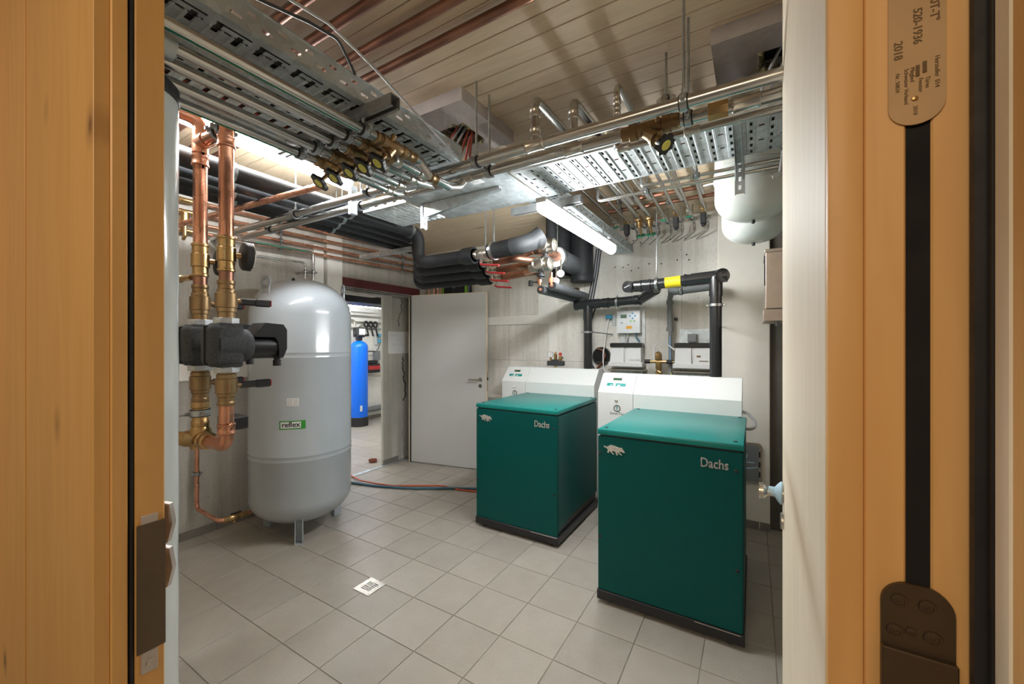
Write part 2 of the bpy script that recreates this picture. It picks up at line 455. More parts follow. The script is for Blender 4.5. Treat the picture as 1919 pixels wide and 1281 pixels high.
# ---- plumbing helpers
def coupling(m, p, axis, r, L=0.05, k=1.18):
    d = V(axis).normalized(); p = V(p) - d * L / 2
    m.lathe([(r * 1.02, 0), (r * k * 1.05, 0.004), (r * k * 1.05, 0.010), (r * k * 0.97, 0.014), (r * k * 0.97, L - 0.014), (r * k * 1.05, L - 0.010), (r * k * 1.05, L - 0.004), (r * 1.02, L)], p, d, 16)
def clamp(parent, p, axis, r, rod=None, rod_r=0.0045, ears=None, mat='steel_screw', w=0.022):
    """pipe clamp with rubber lining; rod = end point of its threaded rod"""
    p = V(p); d = V(axis).normalized()
    m = MB(); m.band(p, d, r + 0.004, r + 0.008, w)
    if rod is not None: up = (V(rod) - p).normalized()
    else: up = Z if abs(d.z) < 0.9 else X
    e = d.cross(up).normalized() if ears is None else V(ears)
    for s in (-1, 1):
        c = p + e * s * (r + 0.014)
        m.bar(c - up * 0.008, c + up * 0.008, w, 0.012, 0.001, d)
        m.cyl(c - up * 0.016, c + up * 0.014, 0.0035, 6)
    cl = m.build('pipe_clamp', mat, parent)
    g = MB(); g.band(p, d, r * 0.99, r + 0.0045, w + 0.008); g.build('rubber_lining', 'rubber', cl)
    if rod is not None:
        q = MB(); s0 = p + up * (r + 0.007)
        q.cyl(s0, s0 + up * 0.018, 0.008, 6); q.cyl(s0, rod, rod_r, 8)
        q.build('hanger_rod', 'steel_screw', cl)
    return cl
def pipe_run(name, label, cat, path, r, mat, bend=0.0, group=None, seg=14, base=None):
    t = thing(name, label, cat, base if base else path[0], group)
    MB().tube(path, r, seg, bend).build('pipe', mat, t)
    return t
# ------------------------------------------------------------------ the room shell
CEIL = 2.66
def struct(name, m, mat, origin=None, **kw):
    o = m.build(name, mat, None, False, origin); return tag(o, kind='structure', **kw)
MESHCACHE = {}
def piece(name, parent, mat, c, size, bev=0.0):
    """small box piece sharing its mesh with pieces of the same size"""
    key = (name, mat, tuple(round(q, 4) for q in size), bev)
    if key not in MESHCACHE:
        m = MB(); m.box(-size[0] / 2, size[0] / 2, -size[1] / 2, size[1] / 2, -size[2] / 2, size[2] / 2, bev)
        o = m.build(name, mat, parent, True); MESHCACHE[key] = o.data
    else:
        o = bpy.data.objects.new(name, MESHCACHE[key]); COL.objects.link(o); o.parent = parent
    o.location = V(c) - ROOTLOC[parent.name]
    return o
def tiles(floor, x0, x1, y0, y1, skip=None):
    i0, i1 = math.floor((x0 + 2.907) / 0.3), math.ceil((x1 + 2.907) / 0.3)
    j0, j1 = math.floor((y0 - 1.115) / 0.3), math.ceil((y1 - 1.115) / 0.3)
    for i in range(i0, i1):
        for j in range(j0, j1):
            a0, a1 = max(x0, -2.907 + 0.3 * i), min(x1, -2.907 + 0.3 * (i + 1))
            b0, b1 = max(y0, 1.115 + 0.3 * j), min(y1, 1.115 + 0.3 * (j + 1))
            if a1 - a0 < 0.02 or b1 - b0 < 0.02: continue
            if skip and skip(a0, a1, b0, b1): continue
            g = 0.0022
            piece('floor_tile', floor, 'tile', ((a0 + a1) / 2, (b0 + b1) / 2, -0.004 - random.random() * 0.0006), (a1 - a0 - 2 * g, b1 - b0 - 2 * g, 0.009), 0.0012)
fl = struct('floor', MB().box(-3.87, 1.2, -0.05, 3.97, -0.12, -0.0035), 'grout', (0, 0, -0.12), label='beige square tiled boiler room floor', cat='floor')
tiles(fl, -3.87, 0.70, 0.30, 3.95)
fl2 = struct('floor_next_room', MB().box(-6.6, -3.87, 2.2, 6.6, -0.12, -0.0035), 'grout', (-5, 4, -0.12), label='pale tiled floor of the room beyond the inner doorway', cat='floor')
tiles(fl2, -6.52, -3.88, 2.9, 6.2)

# ceiling with single planks
ce = struct('ceiling', MB().box(-4.07, 1.3, -0.1, 4.1, CEIL + 0.021, CEIL + 0.12), 'red_brown', (0, 0, CEIL), label='whitewashed wooden plank ceiling', cat='ceiling')
y = -0.05
while y < 3.96:
    w = random.choice((0.085, 0.10, 0.10, 0.125, 0.14))
    if y + w > 3.97: w = 3.97 - y
    piece('ceiling_plank', ce, 'plank', (-1.245, y + w / 2, CEIL + 0.011 + random.random() * 0.001), (4.89, w - 0.0035, 0.022), 0.0015)
    y += w

# left wall: concrete with doorway, recess behind
wl = MB()
wl.box(-3.87, -3.69, -0.05, 2.68, 0, CEIL)
wl.box(-3.87, -3.69, 2.68, 3.97, 2.07, CEIL)
wl.box(-3.87, -3.69, 3.83, 3.97, 0, 2.07)
wl.box(-4.07, -3.875, 2.0, 2.72, 0, CEIL)
wl.box(-4.07, -3.875, 2.72, 3.374, 2.06, CEIL)
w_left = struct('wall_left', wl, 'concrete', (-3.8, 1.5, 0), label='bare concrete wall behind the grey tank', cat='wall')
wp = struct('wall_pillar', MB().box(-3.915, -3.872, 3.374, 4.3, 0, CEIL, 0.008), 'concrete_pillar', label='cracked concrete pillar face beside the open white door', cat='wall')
# cracks and joint of the pillar
def crack(parent, pts, w, mat='print_grey', x=-3.8715):
    m = MB()
    for a, b in zip(pts[:-1], pts[1:]):
        ww = w * random.uniform(0.5, 1.2)
        m.bar((x, a[0], a[1]), (x, b[0], b[1]), 0.002, ww, 0, (0, 1, 0))
    return m.build('crack', mat, parent)
def wander(y, z0, z1, n, amp):
    p = []; yy = y
    for i in range(n + 1):
        p.append((yy, z0 + (z1 - z0) * i / n)); yy += random.uniform(-amp, amp)
    return p
crack(wp, wander(3.69, 1.32, 0.75, 44, 0.014), 0.020, 'cable_dark')
crack(wp, wander(3.66, 2.06, 1.70, 20, 0.016), 0.009, 'cable_dark')
crack(wp, wander(3.71, 0.75, 0.05, 30, 0.010), 0.008, 'print_grey')
MB().box(-3.8725, -3.8708, 3.375, 3.83, 1.128, 1.131).build('joint', 'print_grey', wp)
# white painted strips on the left wall
tag(MB().box(-3.692, -3.675, 2.352, 2.455, 0.0, 2.46, 0.002).build('trim_1', 'whitewash'), 'narrow white upright strip on the left wall behind the grey tank', 'wall strip', kind='structure')
tag(MB().box(-3.692, -3.675, 2.496, 2.667, 0.0, 2.62, 0.002).build('trim_2', 'whitewash'), 'wide white upright strip beside the inner doorway', 'wall strip', kind='structure')
tag(MB().box(-3.692, -3.678, 0.3, 2.35, 1.205, 1.335, 0.002).build('trim_3', 'whitewash'), 'white level strip on the left wall behind the pumps', 'wall strip', kind='structure')
tag(MB().box(-3.692, -3.674, 2.667, 3.80, 2.095, 2.185, 0.002).build('trim_4', 'red_brown'), 'dark red band over the inner doorway', 'wall strip', kind='structure')
# baseboards of tile
def skirting(name, a, b, face, n, label):
    a, b, n = V(a), V(b), V(n); d = (b - a); L = d.length; d.normalize()
    root = thing(name, label, 'baseboard', a, kind='structure')
    q = 0.0
    while q < L - 0.01:
        w = min(0.297, L - q)
        c = a + d * (q + w / 2) + n * 0.005 + Z * 0.031
        sx = (w - 0.003, 0.010, 0.062) if abs(d.x) > 0.5 else (0.010, w - 0.003, 0.062)
        piece('skirting_tile', root, 'tile_skirting', c, sx, 0.001); q += 0.3
    return root
skirting('baseboard_left', (-3.69, 0.32, 0), (-3.69, 2.66, 0), 0, (1, 0, 0), 'dark tile skirting along the left concrete wall')
skirting('baseboard_back', (-0.255, 3.77, 0), (0.115, 3.77, 0), 0, (0, -1, 0), 'dark tile skirting at the foot of the white pier')
skirting('baseboard_pillar', (-3.875, 3.374, 0), (-3.875, 3.62, 0), 0, (1, 0, 0), 'dark tile skirting at the foot of the concrete pillar')
tag(MB().box(-3.885, -3.83, 2.72, 3.70, -0.002, 0.004, 0.001).build('trim_5', 'galvanised'), 'speckled metal threshold strip in the inner doorway', 'threshold', kind='structure')

# back wall, pier and right side
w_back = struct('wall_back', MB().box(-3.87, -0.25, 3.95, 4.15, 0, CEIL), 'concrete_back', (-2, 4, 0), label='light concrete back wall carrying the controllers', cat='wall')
holes = MB()
for hx, hz in ((-1.19, 2.49), (-1.14, 2.50), (-1.07, 2.505), (-1.0, 2.49), (-0.93, 2.46), (-0.80, 2.47), (-0.66, 2.46), (-0.53, 2.45), (-1.18, 2.25), (-1.10, 2.24), (-1.05, 2.26), (-0.95, 2.22), (-0.85, 2.25), (-0.74, 2.24), (-0.60, 2.26), (-0.50, 2.25), (-1.35, 1.28), (-0.52, 2.30), (-1.02, 2.20)):
    holes.lathe([(0.007, 0), (0.006, 0.0012)], (hx, 3.9495, hz), (0, -1, 0), 8)
hl = holes.build('anchor_holes', 'dark_void', w_back); hl['kind'] = 'stuff'
for jx in (-1.5, -2.42, -0.56):
    MB().box(jx - 0.0015, jx + 0.0015, 3.9485, 3.951, 0, CEIL).build('formwork_joint', 'print_grey', w_back)
MB().box(-3.6, -0.26, 3.9485, 3.951, 1.298, 1.301).build('formwork_joint', 'print_grey', w_back)
bands = [(-2.80, -1.905, 1.705, 1.80, 'white level band on the back wall beside the white door'),
         (-1.905, -1.805, 0.0, 1.80, 'white upright band on the back wall behind the first boiler'),
         (-2.03, -1.805, 1.80, 2.66, 'white upright band below the black ducts on the back wall'),
         (-1.805, -1.39, 1.835, 1.925, 'white level band behind the lower black flue pipe'),
         (-2.75, -1.905, 0.845, 0.885, 'low thin white ledge between the white door and the first boiler')]
for i, (x0, x1, z0, z1, lb) in enumerate(bands):
    tag(MB().box(x0, x1, 3.932, 3.952, z0, z1, 0.002).build('trim_%d' % (6 + i), 'whitewash'), lb, 'wall band', kind='structure')
struct('wall_pier', MB().box(-0.255, 0.115, 3.77, 4.15, 0, CEIL, 0.006), 'plaster', label='white plastered pier behind the front boiler', cat='wall')
struct('wall_alcove', MB().box(0.115, 1.3, 3.82, 4.15, 0, CEIL), 'concrete_shaded', label='concrete to the right of the white pier with shade in its colour', cat='wall')
struct('wall_right', MB().box(1.2, 1.35, -0.1, 3.82, 0, CEIL), 'concrete', label='concrete wall on the right side of the room', cat='wall')
# wall around the entrance: timber
wf = MB()
wf.box(0.42, 1.35, 0.20, 0.33, 0, CEIL); wf.box(-1.79, 0.42, 0.20, 0.33, 2.60, CEIL)
wf.box(-1.79, -1.02, 0.235, 0.258, 0, 2.60)
wf.box(-3.87, -1.79, -0.13, -0.03, 0, CEIL); wf.box(-1.80, -1.79, -0.13, 0.258, 0, CEIL)
struct('wall_front', wf, 'pale_edge_wood', (-1, 0.3, 0), label='timber wall around the entrance doorway', cat='wall')
# the far room
struct('wall_far', MB().box(-6.62, -6.52, 2.0, 6.8, 0, 2.75), 'whitewash', label='white wall at the far end of the next room', cat='wall')
struct('wall_far_side', MB().box(-6.62, -3.9, 6.6, 6.8, 0, 2.75), 'whitewash', label='white side wall of the next room', cat='wall')
struct('wall_far_near', MB().box(-6.62, -4.07, 1.9, 2.0, 0, 2.75), 'whitewash', label='white near side wall of the next room', cat='wall')
struct('wall_far_return', MB().box(-4.07, -3.9, 4.3, 6.7, 0, 2.75), 'whitewash', label='white wall of the next room beside the pillar', cat='wall')
struct('ceiling_next_room', MB().box(-6.62, -3.87, 1.9, 6.8, CEIL, 2.80), 'whitewash', label='white ceiling of the next room', cat='ceiling')
struct('trim_11', MB().box(-4.6, -4.2, 2.72, 4.3, 2.0, 2.30, 0.005), 'inverter_black', label='dark duct under the ceiling of the next room', cat='duct')
skirting('baseboard_far', (-6.52, 3.6, 0), (-6.52, 6.5, 0), 0, (1, 0, 0), 'dark tile skirting in the next room')

# ------------------------------------------------------------------ entrance door frame (left) and open door leaf (right)
jamb = thing('trim_12', 'knotty orange timber door jamb at the left edge', 'door frame', (-1.3, 0.27, 0), kind='structure')
MB().box(-1.79, -1.4565, 0.213, 0.236, 0, 2.60, 0.001).build('board', 'door_wood', jamb)
MB().box(-1.4555, -0.96, 0.215, 0.236, 0, 2.60, 0.001).build('board', 'door_wood', jamb)
MB().box(-1.03, -0.957, 0.236, 0.2585, 0, 2.60, 0.002).build('frame_lining', 'door_wood', jamb)
MB().box(-1.02, -0.964, 0.2585, 0.268, 0, 2.60).build('groove', 'dark_void', jamb)
MB().tube([(-0.962, 0.264, 0), (-0.962, 0.264, 2.6)], 0.0035, 8).build('rubber_seal', 'rubber', jamb)
MB().box(-1.03, -0.958, 0.268, 0.311, 0, 2.60, 0.002).build('rebate_board', 'door_wood', jamb)
sp = thing('strike_plate', 'dark strike plate with brown tape on the left door jamb', 'strike plate', (-0.956, 0.29, 0.9))
MB().box(-0.9585, -0.9545, 0.276, 0.300, 0.885, 1.175, 0.001).build('plate', 'strike_metal', sp)
MB().box(-0.9550, -0.9525, 0.269, 0.311, 0.925, 1.160, 0.001).build('tape', 'tape_brown', sp)
b = MB(); b.lathe([(0.0065, 0), (0.006, 0.002), (0.002, 0.002), (0.002, 0.001)], (-0.9545, 0.289, 0.903), X, 14); b.build('screw', 'nickel', sp)
for z0, z1 in ((1.105, 1.185), (1.02, 1.10)):
    pol = [(0.0, z0), (0.010, z0 + 0.003), (0.019, (z0 + z1) / 2), (0.013, z1 - 0.003), (0.0, z1)]
    MB().prism(pol, (-0.972, 0.311, 0), (0.8, 0.6, 0), Z, -0.010).build('strike_lip', 'strike_metal', sp)

leaf = thing('door_1', 'thick timber fire door standing open at the right edge', 'door', (0.0625, 0.5, 0), kind='structure')
leaf.rotation_euler = (0, 0, math.radians(-0.9))
TH = 0.0995
MB().box(0.0, TH, 0.012, 1.0, 0.008, 2.57, 0.002).build('core', 'pale_edge_wood', leaf, True)
MB().box(0.0, 0.0285, 0, 0.012, 0.008, 2.57, 0.004, 2).build('edge_lip', 'leaf_wood', leaf, True)
MB().box(0.0285, 0.058, 0.004, 0.012, 0.008, 2.57, 0.0015).build('edge_strip', 'leaf_wood', leaf, True)
MB().box(0.058, 0.0745, 0.0062, 0.012, 0.008, 2.57).build('fire_seal', 'dark_void', leaf, True)
MB().box(0.0745, TH, 0.004, 0.012, 0.008, 2.57, 0.0015).build('edge_strip', 'leaf_wood', leaf, True)
# approval plate on the leaf edge
def stadium(x0, x1, z0, z1, r, n=8):
    p = []
    for cx, cz, a0 in ((x1 - r, z1 - r, 0), (x0 + r, z1 - r, 90), (x0 + r, z0 + r, 180), (x1 - r, z0 + r, 270)):
        for k in range(n + 1):
            a = math.radians(a0 + 90 * k / n); p.append((cx + r * math.cos(a), cz + r * math.sin(a)))
    return p
pl = MB().prism(stadium(0.0455, 0.0835, 1.690, 1.86, 0.0185), (0, 0.0035, 0), X, Z, 0.0015).build('approval_plate', 'label_plate', leaf, True)
yy = 0.0018
def ptext(body, size, x, z, bold=0.0): text('lettering', body, size, (x, yy, z), (0, 0, -1), (1, 0, 0), 'print_brown', pl, 0.0002, 'LEFT', bold, None, True)
ptext('EI 30T-T\u00b0', 0.0085, 0.0735, 1.812, 0.0001)
ptext('520-1936', 0.0085, 0.0625, 1.795, 0.0001)
ptext('2018', 0.0085, 0.0495, 1.7695, 0.0001)
ptext('Hersteller  014', 0.0046, 0.0765, 1.7475)
ptext('T\u00fcren', 0.0042, 0.0705, 1.731)
ptext('Fenster', 0.0042, 0.066, 1.731)
ptext('Mitglied', 0.0042, 0.0605, 1.7425)
ptext('Schweizer Verband', 0.0042, 0.0565, 1.7425)
ptext('Nr. 50834', 0.0042, 0.0505, 1.740)
ptext('2018', 0.0042, 0.0625, 1.707)
MB().box(0.064, 0.0665, yy - 0.0006, yy + 0.001, 1.733, 1.743).build('mark', 'print_brown', pl, True)
MB().box(0.0685, 0.0712, yy - 0.0006, yy + 0.001, 1.735, 1.745).build('mark', 'print_brown', pl, True)
MB().lathe([(0.0024, 0), (0.002, 0.0012), (0.0, 0.0016)], (0.0635, 0.002, 1.7135), (0, -1, 0), 12).build('rivet', 'brass', pl, True)
hp = MB().prism(stadium(0.0400, 0.0890, 1.05, 1.272, 0.021), (0, 0.0035, 0), X, Z, 0.004).build('hinge_plate', 'dark_plate', leaf, True)
for sx, sz, rr in ((0.0525, 1.255, 0.0062), (0.071, 1.255, 0.0062), (0.0495, 1.2265, 0.0062), (0.0605, 1.229, 0.0042), (0.0745, 1.228, 0.0066)):
    MB().lathe([(rr, 0), (rr * 0.92, 0.0012), (rr * 0.66, 0.0014), (rr * 0.60, 0.0006), (rr * 0.26, 0.0008), (rr * 0.2, 0.0002)], (sx, -0.0006, sz), (0, -1, 0), 16).build('screw', 'dark_plate', hp, True)
MB().box(0.0395, 0.0895, -0.0065, 0.0, 1.05, 1.212, 0.001).build('hinge_knuckle', 'dark_plate', hp, True)
# knob, rose and key rose on the leaf
kn = MB()
kn.lathe([(0.026, 0), (0.026, 0.008), (0.012, 0.012), (0.012, 0.040), (0.024, 0.050), (0.024, 0.062)], (0.0, 0.930, 1.045), (-1, 0, 0), 22)
kn.build('knob', 'brushed_steel', leaf, True)
fm = MB(); fm.lathe([(0.030, 0), (0.034, 0.004), (0.026, 0.012), (0.0145, 0.020), (0.0135, 0.036)], (-0.002, 0.930, 1.047), (-1, 0.05, 0.02), 16)
fm.build('protective_film', 'blue_film', leaf, True)
kr = MB(); kr.lathe([(0.024, 0), (0.024, 0.006), (0.021, 0.008)], (0.0, 0.930, 0.965), (-1, 0, 0), 22); kr.build('key_rose', 'brushed_steel', leaf, True)

fr = thing('trim_13', 'orange timber door frame at the right edge', 'door frame', (0.28, 0.35, 0), kind='structure')
MB().box(0.1675, 0.42, 0.205, 0.489, 0, 2.60, 0.003).build('frame_post', 'leaf_wood', fr)
MB().box(0.1595, 0.172, 0.4895, 0.4975, 0, 2.60).build('rubber_seal', 'rubber', fr)
MB().box(0.1655, 0.172, 0.478, 0.482, 0, 2.60).build('rubber_seal', 'rubber', fr)
MB().box(0.1660, 0.170, 0.452, 0.476, 0, 2.60, 0.002).build('lit_frame_edge', 'pale_edge_wood', fr)  # pale strip painted for the lit rounded edge of the post
MB().box(0.1635, 0.169, 0.4905, 0.4955, 0.8, 1.235).build('glint_strip', 'sticker_white', fr)  # white strip stands in for a glint next to the leaf
# ------------------------------------------------------------------ inner white door
dr = thing('door_2', 'white flush door standing open with a steel lever handle', 'door', (-3.69, 3.665, 0), kind='structure')
dr.rotation_euler = (0, 0, math.atan2(0.185, 0.985))
LW = 1.035
MB().box(0.0, LW - 0.012, -0.002, 0.040, 0.008, 2.085, 0.001).build('door_leaf', 'door_white', dr, True)
MB().box(LW - 0.012, LW, 0.001, 0.040, 0.008, 2.090, 0.001).build('edge_strip', 'pale_edge_wood', dr, True)
MB().box(0.0, LW, 0.001, 0.038, 2.085, 2.095, 0.001).build('edge_strip', 'pale_edge_wood', dr, True)
MB().box(LW - 0.001, LW + 0.002, 0.012, 0.030, 0.93, 1.15).build('lock_plate', 'brushed_steel', dr, True)
MB().box(LW, LW + 0.012, 0.014, 0.026, 1.06, 1.09).build('latch', 'black_plastic', dr, True)
hd = MB(); hd.lathe([(0.026, 0), (0.026, 0.006), (0.022, 0.009)], (LW - 0.075, -0.002, 1.065), (0, -1, 0), 20)
hd.tube([(LW - 0.075, -0.008, 1.065), (LW - 0.075, -0.055, 1.065), (LW - 0.205, -0.055, 1.065)], 0.0095, 12, 0.018)
hd.build('lever_handle', 'brushed_steel', dr, True)
kr = MB(); kr.lathe([(0.026, 0), (0.026, 0.006), (0.022, 0.009)], (LW - 0.075, -0.002, 0.992), (0, -1, 0), 20); kr = kr.build('key_rose', 'brushed_steel', dr, True)
MB().box(LW - 0.079, LW - 0.071, -0.0115, -0.010, 0.978, 1.004).build('keyhole', 'dark_void', kr, True)
df = thing('trim_14', 'dark rubber edged frame of the inner doorway', 'door frame', (-3.70, 3.67, 0), kind='structure')
MB().box(-3.715, -3.688, 3.650, 3.662, 0, 2.085).build('rubber_seal', 'rubber', df)
MB().box(-3.712, -3.700, 3.642, 3.650, 0, 2.075).build('frame_strip', 'pale_edge_wood', df)
MB().box(-3.715, -3.688, 2.70, 3.662, 2.075, 2.085).build('rubber_seal', 'rubber', df)
MB().box(-3.87, -3.715, 2.70, 3.374, 2.045, 2.060).build('soffit_strip', 'concrete', df)

# ------------------------------------------------------------------ Dachs style boilers
def dachs(x0, y0, label):
    t = thing('boiler', label, 'boiler', (x0, y0, 0), 'two green boiler units with white control hoods')
    W, D, HT = 0.727, 0.85, 1.0
    def B(*a, **k): return MB().box(x0 + a[0], x0 + a[1], y0 + a[2], y0 + a[3], a[4], a[5], *a[6:], **k)
    B(0.012, W - 0.012, 0.012, D, 0.06, 0.972).build('inner_body', 'black_plastic', t)
    pl = B(-0.006, W + 0.006, -0.006, D + 0.02, 0.022, 0.078, 0.004).build('plinth', 'black_plastic', t)
    for fx, fy in ((0.06, 0.05), (W - 0.06, 0.05), (0.06, D - 0.05), (W - 0.06, D - 0.05)):
        MB().lathe([(0.026, 0), (0.026, 0.012), (0.014, 0.016), (0.014, 0.030)], (x0 + fx, y0 + fy, 0), Z, 12).build('foot', 'rubber', t)
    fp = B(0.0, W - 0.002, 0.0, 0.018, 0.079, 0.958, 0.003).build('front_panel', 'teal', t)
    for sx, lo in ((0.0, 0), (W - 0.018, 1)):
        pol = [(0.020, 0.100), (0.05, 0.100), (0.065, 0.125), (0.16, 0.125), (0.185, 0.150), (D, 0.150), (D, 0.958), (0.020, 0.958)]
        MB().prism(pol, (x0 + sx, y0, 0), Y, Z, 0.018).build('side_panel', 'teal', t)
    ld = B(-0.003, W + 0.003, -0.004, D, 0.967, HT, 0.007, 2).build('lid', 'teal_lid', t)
    for sx, sy in ((0.035, 0.05), (W - 0.035, 0.05), (0.035, D - 0.04), (W - 0.035, D - 0.04)):
        MB().lathe([(0.010, 0), (0.010, 0.003), (0.006, 0.005)], (x0 + sx, y0 + sy, HT - 0.0005), Z, 12).build('screw_cap', 'rubber', ld)
    for sx, sz in ((0.012, 0.862), (W - 0.030, 0.868), (0.012, 0.382), (W - 0.026, 0.384)):
        MB().lathe([(0.009, 0), (0.009, 0.003), (0.006, 0.005)], (x0 + sx, y0 + 0.0005, sz), (0, -1, 0), 12).build('screw_cap', 'rubber', fp)
    MB().box(x0 + W * 0.70, x0 + W - 0.01, y0 - 0.0075, y0 - 0.0055, 0.072, 0.0755).build('plinth_seam', 'nickel', pl)
    # emblem: silver badger silhouette
    pts = [(165, 845), (175, 843), (190, 847), (205, 848), (222, 836), (240, 826), (270, 830), (300, 838), (325, 843), (342, 845), (350, 838), (355, 848), (365, 862), (380, 884), (378, 890), (362, 888), (345, 882), (330, 884), (322, 886), (336, 899), (353, 911), (346, 918), (326, 907), (309, 893), (302, 892), (307, 909), (314, 919), (299, 922), (291, 906), (286, 890), (262, 885), (252, 890), (263, 907), (277, 914), (263, 918), (246, 906), (234, 893), (225, 891), (217, 900), (229, 907), (212, 909), (202, 901), (211, 886), (206, 872), (194, 863), (176, 858), (168, 852)]
    k = 0.122 / 215.0
    pol = [((p[0] - 165) * k, (922 - p[1]) * k) for p in pts]
    MB().prism(pol, (x0 + 0.034, y0 - 0.0005, 0.862), X, Z, 0.005).build('animal_emblem', 'chrome_emblem', fp)
    text('lettering', 'Dachs', 0.066, (x0 + 0.536, y0 - 0.001, 0.868), X, Z, 'chrome_emblem', fp, 0.0025, 'LEFT', 0.0009, None, False, 0.78)
    # white hood behind the lid: control part and main part
    def hood(name, a, b, z0):
        y1 = y0 + D + 0.002
        pol = [(0.0, z0), (0.0, 1.105), (0.135, 1.245), (0.235, 1.245), (0.235, z0)]
        m = MB(); m.prism(pol, (x0 + a, y1, 0), Y, Z, b - a); return m.build(name, 'cabinet_white', t)
    hood('main_hood', -0.016, 0.702, 0.90)
    cb = hood('control_cabinet', -0.292, -0.0195, 0.06)
    B(-0.0195, -0.016, D + 0.006, D + 0.2, 0.9, 1.10).build('seam', 'black_plastic', t)
    B(0.0, 0.70, D, D + 0.20, 0.06, 0.90).build('rear_body', 'plastic_grey', t)
    su = V(0, 0.135, 0.14).normalized(); sn = X.cross(su)
    o = V(x0 - 0.292, y0 + D + 0.002, 1.105)
    def pan(name, u0, u1, v0, v1, mat, par, h=0.0012):
        m = MB(); m.prism([(u0, v0), (u1, v0), (u1, v1), (u0, v1)], o + sn * -0.0004, X, su, h); return m.build(name, mat, par)
    pan('display', 0.095, 0.165, 0.125, 0.150, 'lcd_dark', cb)
    for u0, u1, v0, v1 in ((0.055, 0.105, 0.066, 0.096), (0.125, 0.205, 0.066, 0.096)):
        pan('keypad', u0, u1, v0, v1, 'button_teal', cb)
    for i, uu in enumerate((0.084, 0.139, 0.150)):
        pan('key', uu, uu + 0.012, 0.070, 0.080, 'sticker_white', cb, 0.002)
    yf = y0 + D + 0.002
    MB().torus((x0 - 0.140, yf - 0.0006, 0.985), (0, 1, 0), 0.024, 0.0032, 22, 6).build('round_logo', 'print_black', cb)
    for dx, h0, h1 in ((-0.007, 0.984, 1.006), (0.003, 0.984, 1.006), (-0.002, 0.964, 0.986)):
        MB().box(x0 - 0.140 + dx, x0 - 0.140 + dx + 0.005, yf - 0.0010, yf + 0.001, h0, h1).build('logo_bar', 'button_teal', cb)
    text('lettering', 'SenerTec', 0.029, (x0 - 0.140, yf - 0.0006, 0.936), X, Z, 'print_black', cb, 0.0004, 'CENTER')
    MB().lathe([(0.013, 0), (0.012, 0.006), (0.008, 0.008), (0.0075, 0.004)], (x0 - 0.146, yf, 1.046), (0, -1, 0), 16).build('key_switch', 'chrome_emblem', cb)
    return t
d2 = dachs(-0.767, 2.235, 'dark green boiler unit nearest the camera, in front of the white pier')
d1 = dachs(-1.944, 2.66, 'dark green boiler unit farther back, beside the open white door')
cb = thing('cable', 'short grey cable loop at the right rear of the nearest boiler', 'cable', (-0.06, 3.1, 0.9))
MB().tube([(-0.070, 3.12, 1.03), (-0.03, 3.12, 1.02), (0.012, 3.12, 0.97), (0.012, 3.12, 0.93), (-0.02, 3.12, 0.915), (-0.070, 3.12, 0.92)], 0.010, 10, 0.03).build('loop', 'cable_grey', cb)

# ------------------------------------------------------------------ grey expansion tank
TX, TY, TR = -3.139, 1.905, 0.370
gt = thing('expansion_tank', 'tall grey expansion tank on short legs beside the doorway', 'tank', (TX, TY, 0))
prof = [(0.001, 0.085)]
for k in range(1, 11):
    a = math.pi / 2 * k / 10; prof.append((TR * math.sin(a), 0.085 + 0.21 * (1 - math.cos(a))))
for zc in (0.645, 1.405):
    prof += [(TR, zc - 0.026), (TR + 0.003, zc - 0.020), (TR + 0.003, zc - 0.016), (TR, zc - 0.010), (TR, zc + 0.010), (TR + 0.003, zc + 0.016), (TR + 0.003, zc + 0.020), (TR, zc + 0.026)]
for k in range(0, 13):
    a = math.pi / 2 * k / 12; prof.append((max(0.001, TR * math.cos(a)), 1.71 + 0.30 * math.sin(a)))
MB().lathe(prof, (TX, TY, 0), Z, 56).build('vessel', 'tank_grey', gt)
for ang in (-35, 85, 205):
    a = math.radians(ang); c = V(TX + 0.29 * math.cos(a), TY + 0.29 * math.sin(a), 0)
    m = MB(); rm = Matrix.Translation(c) @ Matrix.Rotation(a, 4, 'Z')
    m.box(-0.03, 0.03, -0.028, -0.022, 0, 0.19, 0, 1, rm); m.box(-0.03, 0.03, 0.022, 0.028, 0, 0.19, 0, 1, rm)
    m.box(-0.03, -0.024, -0.024, 0.024, 0, 0.19, 0, 1, rm); m.box(-0.03, 0.03, -0.028, 0.028, 0, 0.006, 0, 1, rm)
    m.build('leg', 'tank_grey', gt)
for ang in (-80, 68):
    a = math.radians(ang); d = V(math.cos(a), math.sin(a), 0); s = V(-math.sin(a), math.cos(a), 0)
    c = V(TX, TY, 0) + d * 0.315
    pol = [(-0.055, 1.83), (0.055, 1.83), (0.050, 1.955), (0.030, 1.985), (0, 1.995), (-0.030, 1.985), (-0.050, 1.955)]
    m = MB(); o2 = c + d * 0.0
    n = 14; outer = [(0.05 * math.cos(2 * math.pi * k / n), 1.94 + 0.05 * math.sin(2 * math.pi * k / n)) for k in range(n)]
    m.lathe([(0.024, -0.005), (0.050, -0.005), (0.050, 0.005), (0.024, 0.005), (0.024, -0.005)], o2 + Z * 1.945, d, 18, False)
    m.bar(o2 + Z * 1.78, o2 + Z * 1.915, 0.075, 0.010, 0, d)
    m.build('lifting_lug', 'tank_grey', gt)
ca = V(0.5, -0.866, 0)
MB().lathe([(0.018, 0), (0.014, 0.014), (0.002, 0.034)], (TX + 0.10, TY - 0.13, 1.965), Z, 14).build('cap', 'rubber', gt)
